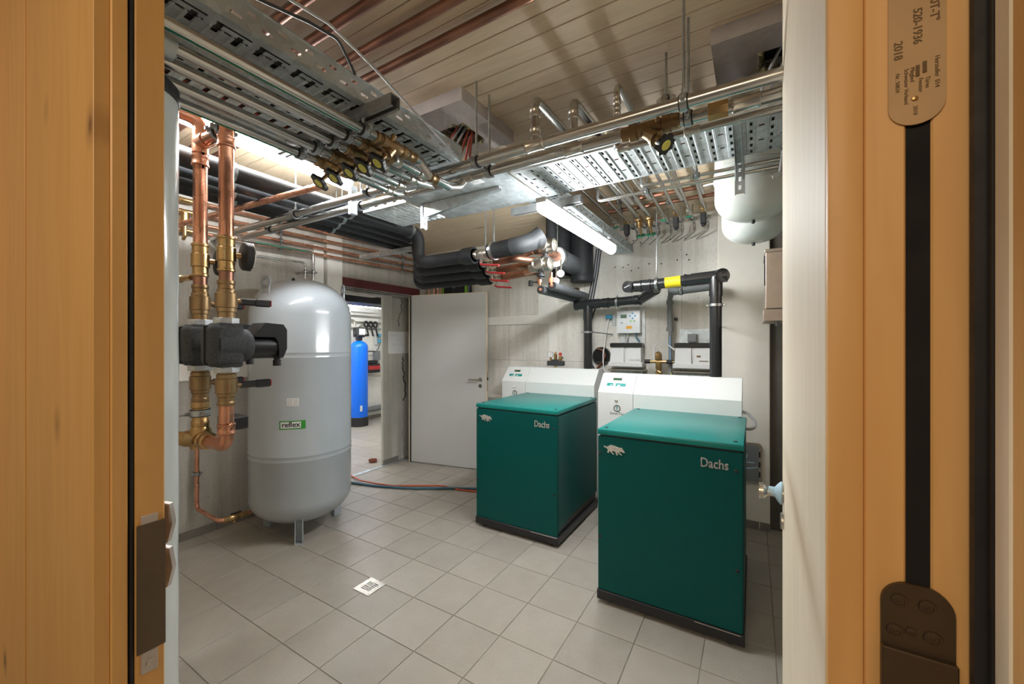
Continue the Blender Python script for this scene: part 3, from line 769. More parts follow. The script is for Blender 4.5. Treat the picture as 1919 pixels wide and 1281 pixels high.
# printed labels wrapped round the vessel
def on_tank(ang0, z0, R=TR + 0.0012):
    def fn(q):
        a = ang0 + q.x / R
        return V(TX + (R + q.z) * math.cos(a), TY + (R + q.z) * math.sin(a), z0 + q.y)
    return fn
def tank_patch(name, ang0, w, z0, h, mat, R, tilt=0.0):
    m = MB(); n = 10; vs = []; fs = []
    for i in range(n + 1):
        a = ang0 + (w * i / n) / R
        for zz in (z0, z0 + h):
            vs.append(V(TX + R * math.cos(a), TY + R * math.sin(a), zz))
    fs = [(2 * i, 2 * i + 2, 2 * i + 3, 2 * i + 1) for i in range(n)]
    m.add(vs, fs); return m.build(name, mat, gt)
A0 = math.radians(-39.5)
gl = tank_patch('brand_label', A0 - 0.19 * 0.5 / TR - 0.0, 0.172, 0.868, 0.062, 'sticker_green', TR + 0.0012)
m = MB(); vs = []; n = 8
for i in range(n + 1):
    a = A0 - 0.095 / TR + (0.008 + 0.134 * i / n) / (TR + 0.0018)
    for zz in (0.876, 0.922): vs.append(V(TX + (TR + 0.0018) * math.cos(a), TY + (TR + 0.0018) * math.sin(a), zz))
m.add(vs, [(2 * i, 2 * i + 2, 2 * i + 3, 2 * i + 1) for i in range(n)]); m.build('label_field', 'sticker_white', gl)
text('lettering', 'reflex', 0.052, (0, 0, 0), X, Z, 'print_black', gl, 0.0003, 'LEFT', 0.0008, on_tank(A0 - 0.080 / TR, 0.885, TR + 0.0024))
rp = tank_patch('rating_plate', A0 - 0.045 / TR, 0.078, 1.035, 0.058, 'sticker_white', TR + 0.0014)
for i in range(5):
    m = MB(); a0 = A0 - 0.040 / TR
    m.add([on_tank(a0, 1.042 + i * 0.010, TR + 0.0020)(V(xx, zz, 0)) for xx, zz in ((0, 0), (0.03, 0), (0.03, 0.0035), (0, 0.0035))] + [on_tank(a0, 1.042 + i * 0.010, TR + 0.0020)(V(xx, zz, 0)) for xx, zz in ((0.036, 0), (0.066, 0), (0.066, 0.0035), (0.036, 0.0035))], [(0, 1, 2, 3), (4, 5, 6, 7)])
    m.build('print_line', 'print_grey', rp)

# ------------------------------------------------------------------ white buffer tank at the left door edge
WX, WY, WR = -1.452, 0.383, 0.115
wt = thing('jacketed_tank', 'tall glossy white tank with a black cap at the left door edge', 'tank', (WX, WY, 0))
prof = [(WR - 0.02, 0.0), (WR - 0.02, 0.06), (WR, 0.06)]
for k in range(1, 26): prof.append((WR + 0.0008 * math.sin(k * 1.7), 0.06 + 2.12 * k / 25))
MB().lathe(prof, (WX, WY, 0), Z, 48).build('jacket', 'tank_white', wt)
MB().lathe([(WR + 0.001, 2.168), (WR + 0.002, 2.172), (WR + 0.002, 2.205), (WR - 0.012, 2.222), (WR - 0.05, 2.236), (0.03, 2.240), (0.001, 2.241)], (WX, WY, 0), Z, 48).build('top_cover', 'rubber', wt)
MB().box(WX - 0.012, WX + 0.012, WY + WR - 0.004, WY + WR + 0.002, 0.08, 2.16, 0.001).build('jacket_seam', 'tank_white', wt)

# ------------------------------------------------------------------ twin pump set
PY = 0.85
ps = thing('pump_set', 'copper twin pump set with two black pumps left of the grey tank', 'pump set', (-2.09, PY, 1.03))
def rise(x, top, tee):
    r = 0.028
    cu = MB(); cu.tube([(x, PY, 1.92), (x, PY, top)], r, 18); cu.build('riser', 'copper_bright', ps)
    br = MB()
    br.lathe([(r, 0), (0.034, 0.004), (0.034, 0.012), (0.031, 0.016), (0.031, 0.045), (0.036, 0.048), (0.036, 0.105), (0.032, 0.109), (0.032, 0.140), (0.0355, 0.144), (0.0355, 0.152), (r, 0.156)], (x, PY, 1.80), Z, 20)
    br.tube([(x, PY, 1.878), (x + 0.008, PY + 0.060, 1.878)], 0.013, 12)
    br.build('gauge_tee', 'brass', ps, sharp=20)
    th = MB(); tc = V(x + 0.008, PY + 0.058, 1.880); ta = V(0.13, 1, 0).normalized()
    th.lathe([(0.016, -0.004), (0.060, 0.004), (0.063, 0.008), (0.063, 0.030), (0.059, 0.034)], tc, ta, 26)
    th = th.build('thermometer', 'rubber', ps)
    MB().lathe([(0.0600, 0.0342), (0.0637, 0.0352), (0.0637, 0.0310)], tc, ta, 26, False).build('bezel', 'chrome_emblem', th)
    MB().lathe([(0.059, 0.0343), (0.058, 0.0347)], tc, ta, 26).build('dial', 'sticker_white', th)
    MB().tube([(x, PY, 1.74), (x, PY, 1.81)], 0.0275, 16).build('nipple', 'copper_old', ps)
    def valve(z0, up):
        m = MB(); s = 1 if up else -1
        pr = [(0.034, 0), (0.034, 0.012), (0.031, 0.018), (0.031, 0.034), (0.035, 0.040), (0.035, 0.052), (0.041, 0.055), (0.041, 0.115), (0.037, 0.118), (0.037, 0.134), (0.033, 0.137), (0.033, 0.165)]
        m.lathe(pr, (x, PY, z0), Z * -s, 8 if False else 20); m.cyl((x, PY, z0 - s * 0.085), (x + 0.004, PY + 0.055, z0 - s * 0.085), 0.012, 12)
        v = m.build('ball_valve', 'bronze', ps, sharp=20)
        zc = z0 - s * 0.085
        h = MB(); h.bar((x + 0.004, PY + 0.050, zc), (x + 0.016, PY + 0.155, zc), 0.018, 0.030, 0.004); h.bar((x + 0.016, PY + 0.11, zc), (x + 0.019, PY + 0.175, zc), 0.024, 0.036, 0.006)
        h.build('lever', 'black_plastic', v)
        MB().bar((x + 0.019, PY + 0.1752, zc), (x + 0.0193, PY + 0.1775, zc), 0.018, 0.028).build('lever_end', 'red_plastic', v)
    valve(1.762, True)
    for zz in (1.588, 1.378):
        MB().lathe([(0.048, 0), (0.050, 0.002), (0.050, 0.024), (0.048, 0.026)], (x, PY, zz - 0.013), Z, 8).build('union_nut', 'cast_iron', ps)
    # pump housing in black foam shell
    m = MB()
    sh = []
    for k in range(13):
        q = -1 + 2 * k / 12; zz = 1.483 + 0.100 * q
        rr = 0.052 + 0.030 * math.sqrt(max(0, 1 - q * q)); sh.append((rr, 0.100 * q))
    m.box(x - 0.066, x + 0.066, PY - 0.078, PY + 0.052, 1.393, 1.573, 0.030, 4)
    m.box(x - 0.055, x + 0.055, PY - 0.05, PY + 0.045, 1.388, 1.578, 0.010, 2)
    m.lathe([(0.074, -0.05), (0.074, 0.055), (0.070, 0.078), (0.058, 0.090)], (x, PY, 1.483), Y, 26)
    pu = m.build('pump_shell', 'epp', ps)
    MB().box(x - 0.003, x + 0.001, PY - 0.084, PY + 0.03, 1.40, 1.566).build('shell_joint', 'rubber', pu)
    g = MB(); g.lathe([(0.054, 0.085), (0.054, 0.19), (0.048, 0.195)], (x, PY, 1.475), Y, 24)
    mo = g.build('motor', 'black_plastic', ps)
    e = MB()
    pol = [(0.092, 1.520), (0.100, 1.545), (0.135, 1.585), (0.215, 1.580), (0.232, 1.555), (0.232, 1.465), (0.215, 1.425), (0.198, 1.420), (0.190, 1.50), (0.175, 1.520)]
    e.prism(pol, (x - 0.058, PY, 0), Y, Z, 0.116); e.build('terminal_box', 'black_plastic', mo)
    MB().lathe([(0.013, 0), (0.013, 0.022), (0.017, 0.024), (0.017, 0.050)], (x + 0.02, PY + 0.205, 1.435), (0, 0, -1), 12).build('cable_gland', 'rubber', mo)
    valve(1.222, False)
X1, X2 = -2.212, -1.963
rise(X1, 2.46, True); rise(X2, 2.40, False)
u = MB()
u.tube([(X2, PY, 1.22), (X2, PY, 1.045), (X1 + 0.05, PY, 1.045)], 0.028, 18, 0.05, True, 10)
coupling(u, (X2, PY, 1.12), Z, 0.028, 0.05); u.build('lower_bend', 'copper_bright', ps)
u = MB(); u.tube([(X2, PY, 2.38), (X2, PY, 2.425), (X1 + 0.03, PY, 2.425)], 0.028, 18, 0.045, True, 10)
coupling(u, (X2, PY, 2.365), Z, 0.028, 0.05); u.build('upper_bend', 'copper_bright', ps)
u = MB(); u.tube([(X1, PY, 2.30), (X1, PY, 2.53), (X1, -0.02, 2.53)], 0.028, 18, 0.05, True, 10)
coupling(u, (X1, PY, 2.34), Z, 0.028, 0.05); u.lathe([(0.033, 0), (0.033, 0.07)], (X1, PY, 2.425), X, 16); u.lathe([(0.0325, -0.05), (0.0325, 0.05)], (X1, PY, 2.425), Z, 16)
u.build('upper_tee', 'copper_bright', ps)
u = MB()
u.lathe([(0.034, 0), (0.036, 0.01), (0.036, 0.03), (0.032, 0.036), (0.032, 0.09), (0.036, 0.094), (0.036, 0.12)], (X1, PY, 1.10), Z, 20)
u.lathe([(0.040, 0), (0.044, 0.03), (0.044, 0.08), (0.034, 0.10)], (X1, PY, 1.005), Z, 20)
u.lathe([(0.042, 0.0), (0.042, 0.05), (0.038, 0.055), (0.038, 0.085), (0.032, 0.09)], (X1, PY, 1.045), X, 18)
u.lathe([(0.038, 0), (0.036, 0.06), (0.032, 0.065), (0.032, 0.09)], (X1, PY, 1.045), V(-0.4, -0.9, 0.15), 18)
u.build('lower_tee', 'brass', ps)
MB().tube([(X1, PY, 1.045), V(X1, PY, 1.045) + V(-0.4, -0.9, 0.15).normalized() * 0.9], 0.027, 16).build('tank_branch', 'copper_bright', ps)
clamp(ps, (X1, PY, 1.168), Z, 0.034, (X1 - 0.02, PY - 0.12, 1.16), 0.005, None, 'steel_screw', 0.026)
clamp(ps, (X2 - 0.07, PY, 2.425), X, 0.028, (X2 - 0.07, PY, 2.66), 0.005)
clamp(ps, (X2 - 0.02, PY, 2.425), X, 0.028, (X2 - 0.02, PY, 2.66), 0.005)
MB().box(X1 + 0.02, X1 + 0.17, PY + 0.06, PY + 0.13, 1.09, 1.15, 0.006).build('pump_clip', 'black_plastic', ps)
# small branch stubs from the tank side
for i, (zz, lab) in enumerate(((1.80, 'short brass stub left of the rear pump riser'),)):
    s = thing('pipe_stub', lab, 'pipe', (-2.30, 0.80, zz))
    m = MB(); m.lathe([(0.014, 0), (0.018, 0.01), (0.018, 0.05), (0.013, 0.055), (0.013, 0.14)], (-2.40, 0.82, zz), V(1, 0.1, 0), 14); m.build('stub', 'brass', s)
# ------------------------------------------------------------------ fluorescent lamps
def lamp(name, label, a, b, mat, hang=None, far=False):
    a, b = V(a), V(b); d = (b - a).normalized(); L = (b - a).length
    t = thing(name, label, 'lamp', (a + b) / 2)
    e = d.cross(Z).normalized()
    def sec(m, pol, s0, s1): m.prism(pol, a + d * s0, e, Z, 1.0) if False else m.prism(pol, a + d * s1, e, Z, s1 - s0)
    m = MB(); m.bar(a + Z * 0.036, b + Z * 0.036, 0.064, 0.020, 0.005); m.build('housing', 'fixture_grey', t)
    m = MB(); m.tube([a, a + d * 0.008, a + d * 0.02, b - d * 0.02, b - d * 0.008, b], [0.020, 0.029, 0.034, 0.034, 0.029, 0.020], 18); m.build('diffuser', mat, t)
    for p in (a, b):
        m = MB(); m.bar(p - d * 0.004 + Z * 0.030, p + d * 0.004 + Z * 0.030, 0.060, 0.030, 0.003); m.build('end_cap', 'fixture_grey', t)
    if hang:
        for s in (0.18, 0.82):
            p = a + (b - a) * s
            m = MB(); m.cyl(p + Z * 0.05, V(p.x, p.y, hang), 0.005, 8); m.bar(p - e * 0.045 + Z * 0.045, p + e * 0.045 + Z * 0.045, 0.03, 0.004); m.build('hanger', 'steel_screw', t)
    return t
lamp('fluorescent_lamp', 'bright fluorescent tube lamp below the cable tray over the far boiler', (-0.945, 1.86, 2.205), (-0.925, 3.03, 2.205), 'tube_light', 2.36)
lamp('fluorescent_lamp', 'bright fluorescent tube lamp above the black insulated pipes at the left', (-2.30, 0.62, 2.565), (-2.365, 1.78, 2.565), 'tube_light', 2.66)
lamp('fluorescent_lamp', 'small fluorescent tube lamp in the room beyond the doorway', (-5.40, 3.55, 2.11), (-5.40, 4.72, 2.11), 'tube_light_far', 2.66)
lamp('fluorescent_lamp', 'second tube lamp deeper in the room beyond the doorway', (-5.40, 2.3, 2.11), (-5.40, 3.3, 2.11), 'tube_light_far', 2.66)

# ------------------------------------------------------------------ cable trays
def tray(label, o, u, v, L, W, fh, pitch, style, group=None):
    """o: lower corner; u along the tray; v across"""
    o, u, v = V(o), V(u), V(v)
    t = thing('cable_tray', label, 'cable tray', o + u * L / 2 + v * W / 2, group)
    hs = []; rib = MB(); n = int(L / pitch)
    cols = [W * (k + 0.5) / 6 for k in range(6)]
    for i in range(n):
        c = pitch * (i + 0.5)
        if style == 'ladder':
            for k, w in enumerate(cols): hs.append((c - 0.005, c + 0.005, w - 0.016, w + 0.016))
            for s in (-1, 1): rib.bar(o + u * (c + s * 0.014) + v * 0.02 - Z * 0.0005, o + u * (c + s * 0.014) + v * (W - 0.02) - Z * 0.0005, 0.008, 0.008, 0.002)
            if i % 2 == 0:
                for w in (W * 0.32, W * 0.66): hs.append((c + pitch / 2 - 0.010, c + pitch / 2 + 0.010, w - 0.006, w + 0.006))
            else:
                for w in (W * 0.30, W * 0.60): hs.append((c + pitch / 2 - 0.006, c + pitch / 2 + 0.004, w - 0.005, w + 0.004))
        else:
            off = 0.0 if i % 2 == 0 else 0.035
            for w in (0.13, 0.25, 0.37, 0.47):
                if w < W - 0.05:
                    hs.append((c - 0.008, c + 0.008, w - 0.026 + off * 0.4, w + 0.026 + off * 0.4))
            for s in (-1, 1): rib.bar(o + u * (c + s * 0.015) + v * 0.10 - Z * 0.0005, o + u * (c + s * 0.015) + v * (W - 0.06) - Z * 0.0005, 0.007, 0.008, 0.002)
            for w in (0.035, 0.062):
                hs.append((c - 0.028 + off * 0.5, c + 0.024 + off * 0.5, w - 0.004, w + 0.004)); hs.append((c - 0.028 + off * 0.5, c + 0.024 + off * 0.5, W - w - 0.004, W - w + 0.004))
    m = MB(); m.plate(o, u, v, L, W, hs); m.add(rib.v, rib.f); m.build('tray_bottom', 'galvanised_bright' if style == 'ladder' else 'galvanised', t)
    fs = []
    q = 0.03
    while q < L - 0.05:
        fs.append((q, q + 0.032, fh * 0.26, fh * 0.26 + 0.011)); fs.append((q + 0.045, q + 0.072, fh * 0.62, fh * 0.62 + 0.011)); q += 0.085
    for w in (0.0, W):
        m = MB(); m.plate(o + v * w, u, Z, L, fh, fs); m.bar(o + v * w + Z * fh, o + v * w + Z * fh + u * L, 0.010, 0.006, 0.001); m.build('side_flange', 'galvanised', t)
    return t
TZ = 2.372
tray('wide perforated cable tray running overhead at the left', (-1.762, 0.335, TZ), Y, X, 1.215, 0.542, 0.075, 0.056, 'slot')
tray('perforated cable tray running right above the twin steel pipes', (-1.08, 1.775, TZ), X, Y, 1.55, 0.40, 0.062, 0.074, 'ladder')
tray('narrow cable tray beside the lamp leading to the back wall', (-1.205, 2.19, TZ), Y, X, 1.74, 0.205, 0.062, 0.074, 'slot')
tray('short cable tray stub between the black pipes and the cover plate', (-2.26, 1.80, TZ), X, Y, 0.40, 0.37, 0.062, 0.05, 'ladder')
jp = thing('tray_junction', 'plain galvanised cover plate joining the cable trays', 'cable tray', (-1.45, 1.87, TZ))
MB().box(-1.83, -1.085, 1.555, 2.185, TZ - 0.004, TZ - 0.002).build('plate', 'galvanised', jp)
m = MB(); m.box(-1.83, -1.085, 2.183, 2.186, TZ - 0.004, TZ + 0.06); m.box(-1.832, -1.83, 1.555, 2.185, TZ - 0.004, TZ + 0.06); m.build('upstand', 'galvanised', jp)
MB().box(-1.32, -1.25, 1.74, 1.79, TZ - 0.0048, TZ - 0.0038).build('label', 'sticker_white', jp)
MB().box(-1.315, -1.27, 1.757, 1.762, TZ - 0.0052, TZ - 0.0046).build('label_print', 'print_grey', jp)
# support struts and brackets
def strut(label, a, b, s=0.041):
    a, b = V(a), V(b); d = (b - a).normalized(); e = d.cross(Z).normalized()
    t = thing('strut_channel', label, 'support rail', a)
    m = MB(); m.bar(a + Z * s / 2, b + Z * s / 2, s, 0.003); 
    for q in (-1, 1): m.bar(a + e * q * s / 2, b + e * q * s / 2, 0.003, s)
    for q in (-1, 1): m.bar(a + e * q * s * 0.36 - Z * s / 2, b + e * q * s * 0.36 - Z * s / 2, s * 0.28, 0.003)
    m.build('channel', 'strut_steel', t); return t
st1 = strut('dark steel strut under the wide cable tray above the brass valves', (-1.80, 1.00, 2.347), (-1.085, 1.00, 2.347))
st2 = strut('galvanised strut below the tray behind the lamp', (-1.33, 2.215, 2.335), (-0.86, 2.215, 2.335))
def bracket(label, post, arm_to, z0):
    p, q = V(post), V(arm_to); d = (q - p).normalized(); L = (q - p).length
    t = thing('tray_bracket', label, 'bracket', (p.x, p.y, z0))
    hs = []; zz = 0.02
    H0 = CEIL - z0; e = d.cross(Z).normalized()
    while zz < H0 - 0.03: hs.append((0.014, 0.026, zz, zz + 0.022)); zz += 0.04
    m = MB(); m.plate(V(p.x, p.y, z0) - e * 0.020 - d * 0.004, e, Z, 0.040, H0, hs, 0.003)
    for s in (-1, 1): m.bar(V(p.x, p.y, z0) + e * s * 0.020 - d * 0.012, V(p.x, p.y, CEIL) + e * s * 0.020 - d * 0.012, 0.003, 0.018, 0, d)
    m.build('post', 'galvanised_bright', t)
    zt = TZ - 0.006
    for s in (-1, 1):
        a = MB(); a.prism([(0, zt - 0.085), (0, zt), (L, zt), (L, zt - 0.018)], p - Z * p.z + e * s * 0.014, d, Z, 0.002); a.build('arm_side', 'galvanised_bright', t)
    MB().bar(V(p.x, p.y, zt - 0.0015), V(q.x, q.y, zt - 0.0015), 0.030, 0.003).build('arm_top', 'galvanised_bright', t)
    return t
bracket('slotted tray bracket under the plain cover plate', (-1.775, 1.885, 0), (-1.21, 1.885, 0), 2.215)
bracket('slotted tray bracket in front of the white vessels', (-0.055, 2.225, 0), (-0.055, 1.80, 0), 2.215)
tag(MB().bar((-1.92, 1.46, 2.37), (-1.92, 1.46, 2.21), 0.04, 0.03, 0.002).build('lamp_bracket', 'galvanised_bright'), 'small slotted bracket hanging near the end of the left lamp', 'bracket')
# cable bundles lying in the trays
def bundle(label, a, b, W, n):
    a, b = V(a), V(b); d = (b - a).normalized(); e = d.cross(Z).normalized()
    t = thing('cable_bundle', label, 'cable', (a + b) / 2)
    for i in range(n):
        off = -W / 2 + W * (i + 0.5) / n; r = W / n * 0.52
        p = [a + e * off + d * (b - a).length * q + e * random.uniform(-0.003, 0.003) + Z * (r + random.uniform(0, 0.004)) for q in (0, 0.2, 0.4, 0.6, 0.8, 1.0)]
        MB().tube(p, r, 7).build('cable_strand', ('cable_dark', 'rubber', 'cable_dark', 'rubber', 'cable_dark', 'wire_red', 'rubber')[(i * 3) % 7], t)
    return t
bundle('dark cables lying side by side in the wide overhead tray', (-1.491, 0.34, TZ + 0.003), (-1.491, 1.54, TZ + 0.003), 0.53, 24)
bundle('dark cables lying in the tray above the twin steel pipes', (-1.06, 1.975, TZ + 0.003), (0.46, 1.975, TZ + 0.003), 0.39, 18)
bundle('dark cables lying in the narrow tray beside the lamp', (-1.1025, 2.20, TZ + 0.003), (-1.1025, 3.90, TZ + 0.003), 0.195, 10)
# cables lying in / beside the wide tray
cbl = thing('cable', 'thin grey cable sagging over the right edge of the wide tray', 'cable', (-1.2, 0.9, 2.45))
MB().tube([(-1.19, 0.34, 2.47), (-1.17, 0.55, 2.49), (-1.17, 0.80, 2.52), (-1.15, 0.95, 2.47), (-1.19, 1.15, 2.455), (-1.23, 1.50, 2.40)], 0.0045, 8, 0.05).build('cable_sheath', 'cable_grey', cbl)
cbl = thing('cable', 'thin black cable arching beside the wide tray', 'cable', (-1.2, 0.8, 2.5))
MB().tube([(-1.215, 0.50, 2.45), (-1.185, 0.74, 2.49), (-1.18, 0.84, 2.50), (-1.21, 0.93, 2.445)], 0.005, 8, 0.05).build('cable_sheath', 'cable_dark', cbl)

# ------------------------------------------------------------------ copper pipes under the ceiling
for i, (yy, lb) in enumerate(((0.785, 'first dark copper pipe under the ceiling, nearest the camera'), (0.905, 'second dark copper pipe under the ceiling'), (1.042, 'third dark copper pipe under the ceiling'), (1.158, 'fourth dark copper pipe under the ceiling, nearest the room centre'))):
    t = pipe_run('copper_ceiling_pipe', lb, 'pipe', [(-3.4, yy, 2.634), (1.19, yy, 2.634)], 0.0175, 'copper_old', 0, 'parallel copper pipes fixed under the ceiling')
t = pipe_run('copper_pipe', 'copper pipe slanting under the black pipes left of the brass valves', 'pipe', [(-1.90, 1.265, 2.305), (-3.34, 1.175, 2.305), (-3.60, 1.165, 2.305)], 0.0175, 'copper')
m = MB(); coupling(m, (-1.93, 1.263, 2.305), X, 0.0175, 0.05); m.build('press_fitting', 'copper', t)

# ------------------------------------------------------------------ five steel pipes with brass slanted valves
xs5 = [-1.234, -1.320, -1.404, -1.506, -1.610]
ends = ['nearest the tray edge', 'second from the tray edge', 'in the middle of the five', 'fourth from the tray edge', 'nearest the left lamp']
PZ = 2.278
for i, xx in enumerate(xs5):
    t = thing('valve_pipe', 'steel pipe with brass valve under the wide tray, ' + ends[i], 'pipe', (xx, 0.7, PZ), 'five steel pipes with brass valves under the wide tray')
    MB().tube([(xx, 0.335, PZ), (xx, 1.04, PZ)], 0.0175, 16).build('pipe', 'stainless', t)
    if i == 1: MB().lathe([(0.022, 0), (0.040, 0.004), (0.040, 0.11), (0.020, 0.112)], (xx, 0.335, PZ), Y, 16).build('foil_sleeve', 'galvanised', t)
    if i in (0, 4):
        MB().bar((xx + 0.004, 0.336, PZ - 0.0172), (xx + 0.004, 0.96, PZ - 0.0172), 0.006, 0.0016).build('stripe', 'green_stripe', t)
    clamp(t, (xx, 0.985 - 0.004 * i, PZ), Y, 0.0175, (xx, 0.985 - 0.004 * i, 2.326), 0.004)
    y0 = 1.035
    m = MB()
    m.lathe([(0.020, 0), (0.024, 0.004), (0.024, 0.012), (0.021, 0.016), (0.021, 0.028), (0.027, 0.030), (0.027, 0.052), (0.021, 0.056), (0.021, 0.066), (0.024, 0.074), (0.026, 0.10), (0.023, 0.128), (0.021, 0.134), (0.026, 0.137), (0.026, 0.158), (0.021, 0.162)], (xx, y0, PZ), Y, 16)
    sd = V(-0.18, -0.60, -0.78).normalized(); sc = V(xx, y0 + 0.095, PZ)
    m.lathe([(0.021, 0), (0.021, 0.035), (0.0235, 0.037), (0.0235, 0.050), (0.014, 0.054), (0.010, 0.060), (0.008, 0.100)], sc, sd, 14)
    m.lathe([(0.008, 0), (0.010, 0.014), (0.010, 0.024)], (xx + 0.015, y0 + 0.07, PZ + 0.012), V(0.7, 0, 0.7), 8)
    vb = m.build('valve_body', 'bronze', t, sharp=20)
    wc = sc + sd * 0.104; wn = sd
    wh = MB(); uu, ww, dd = frame(wn); pol = []
    for k in range(24):
        a = 2 * math.pi * k / 24; rr = 0.037 + 0.0055 * math.cos(4 * a); pol.append((rr * math.cos(a) * 0.92, rr * math.sin(a)))
    wh.prism(pol, wc - dd * 0.007, uu, ww, 0.014); wo = wh.build('handwheel', 'black_plastic', t)
    MB().lathe([(0.0195, 0.0075), (0.019, 0.0090), (0.001, 0.0092)], wc, wn, 18).build('wheel_cap', 'yellow_cap', wo)
    MB().torus(wc + wn * 0.0088, wn, 0.0095, 0.0009, 16, 5).build('cap_print', 'print_brown', wo)
    ye = y0 + 0.16
    paths = {0: [(xx, ye, PZ), (xx, ye + 0.08, PZ), (xx, ye + 0.15, PZ - 0.045), (xx, 1.47, PZ - 0.045), (xx - 0.0, 1.55, PZ - 0.02), (xx + 0.03, 1.56, 2.30)],
             1: [(xx, ye, PZ), (xx, 1.36, PZ), (xx - 0.06, 1.45, 2.30)],
             2: [(xx, ye, PZ), (xx, 1.43, PZ), (xx, 1.50, PZ + 0.01), (xx, 1.56, 2.30)],
             3: [(xx, ye, PZ), (xx, 1.40, PZ), (xx - 0.04, 1.45, 2.30)],
             4: [(xx, ye, PZ), (xx, 1.49, PZ), (xx, 1.56, 2.30)]}
    MB().tube(paths[i], 0.0175 if i else 0.019, 16, 0.04).build('connection', 'stainless', t)
    for yq, zq in ((ye + 0.03, PZ), (1.36 + 0.02 * i, paths[i][-3][2] if i == 0 else PZ)):
        m = MB(); coupling(m, (xx, yq, zq), Y, 0.0185, 0.045); m.build('press_fitting', 'nickel' if i else 'bronze', t)

# ------------------------------------------------------------------ twin steel pipes A and B across the room
def tees(t, yy, xs, zz=2.30, r=0.021):
    for q in xs:
        m = MB(); coupling(m, (q, yy, zz), X, r, 0.085, 1.12); m.build('press_fitting', 'nickel', t)
A = thing('steel_pipe', 'front one of the twin steel pipes crossing the room overhead', 'pipe', (-1.5, 1.45, 2.3), 'twin steel pipes across the room')
MB().tube([(1.15, 1.45, 2.30), (-3.38, 1.45, 2.30), (-3.60, 1.45, 2.30), (-3.60, 1.56, 2.20)], 0.021, 18, 0.06).build('pipe', 'stainless', A)
tees(A, 1.45, (-0.763, -1.36, -1.55))
for q in (-1.06, -0.20): clamp(A, (q, 1.45, 2.30), X, 0.021, (q, 1.45, 2.66), 0.005)
for q in (-1.78, -2.46): clamp(A, (q, 1.45, 2.30), X, 0.021, (q, 1.45, 2.66), 0.004)
Bp = thing('steel_pipe', 'rear one of the twin steel pipes with the large brass valve', 'pipe', (-1.5, 1.56, 2.3), 'twin steel pipes across the room')
MB().tube([(1.15, 1.56, 2.30), (-3.33, 1.56, 2.30)], 0.021, 18, 0.05).build('pipe', 'stainless', Bp)
tees(Bp, 1.56, (-0.64, -1.20, -1.62, -0.02))
for q in (-1.065, -0.20): clamp(Bp, (q, 1.56, 2.30), X, 0.021, (q, 1.56, 2.66), 0.005)
for q in (-1.98, -2.95): clamp(Bp, (q, 1.56, 2.30), X, 0.021, (q, 1.56, 2.66), 0.004)
m = MB(); vx = -0.44
m.lathe([(0.022, 0), (0.028, 0.004), (0.028, 0.030), (0.034, 0.034), (0.034, 0.060), (0.026, 0.066), (0.028, 0.10), (0.028, 0.13), (0.025, 0.15), (0.034, 0.154), (0.034, 0.180), (0.028, 0.184), (0.028, 0.21), (0.022, 0.214)], (vx, 1.56, 2.30), X, 8 if False else 18)
sd = V(0.62, -0.25, -0.68).normalized(); sc = V(vx + 0.085, 1.56, 2.30)
m.lathe([(0.024, 0), (0.024, 0.060), (0.028, 0.062), (0.028, 0.078), (0.016, 0.082), (0.016, 0.10), (0.008, 0.105), (0.008, 0.125)], sc, sd, 16)
m.lathe([(0.012, 0), (0.012, 0.035), (0.009, 0.037)], sc + V(0.04, 0, 0), V(0.5, -0.7, 0.3), 10)
vb = m.build('slanted_valve', 'bronze', Bp)
wc = sc + sd * 0.125; uu, ww, dd = frame(sd); pol = []
for k in range(32):
    a = 2 * math.pi * k / 32; rr = 0.036 + 0.004 * math.cos(8 * a); pol.append((rr * math.cos(a), rr * math.sin(a)))
wo = MB().prism(pol, wc - dd * 0.007, uu, ww, 0.014).build('handwheel', 'black_plastic', vb)
MB().lathe([(0.019, 0.0075), (0.018, 0.0090), (0.001, 0.0092)], wc, sd, 18).build('wheel_cap', 'yellow_cap', wo)
m = MB(); m.lathe([(0.028, 0), (0.030, 0.006), (0.030, 0.056), (0.028, 0.062)], (-0.135, 1.56, 2.30), X, 8); m.build('hex_union', 'brass', Bp)
# thin pipe below with fittings, from a bend behind the valve to the right
t = pipe_run('steel_pipe', 'thinner steel pipe below the large brass valve running to the right', 'pipe', [(-0.49, 1.66, 2.52), (-0.49, 1.66, 2.30), (1.15, 1.66, 2.30)], 0.0135, 'stainless', 0.03)
for q in (-0.46, -0.20):
    m = MB(); coupling(m, (q, 1.66, 2.30), X, 0.0135, 0.055); m.build('press_fitting', 'nickel', t)
# risers from A and B to the ceiling, turning back along the room
for lb, px, py, r, zz in (('steel riser from the front twin pipe bending back under the ceiling', -0.763, 1.45, 0.018, 2.49), ('steel riser from the rear twin pipe bending back under the ceiling', -0.64, 1.56, 0.018, 2.50), ('slim steel riser left of the large brass valve', -0.432, 1.47, 0.0115, 2.45), ('slim clamped steel riser above the large brass valve', -0.30, 1.66, 0.0115, 2.47)):
    yb = 2.9
    t = pipe_run('riser_pipe', lb, 'pipe', [(px, py, 2.315), (px, py, zz), (px + 0.02, yb, zz + 0.01)], r, 'stainless', 0.035, None, 14, (px, py, 2.3))
    for zq in (2.35, zz - 0.06):
        m = MB(); coupling(m, (px, py, zq), Z, r, 0.035); m.build('press_fitting', 'nickel', t)
    if px == -0.30: clamp(t, (px, 1.70, zz), Y, r, (px, 1.70, 2.66), 0.0045)
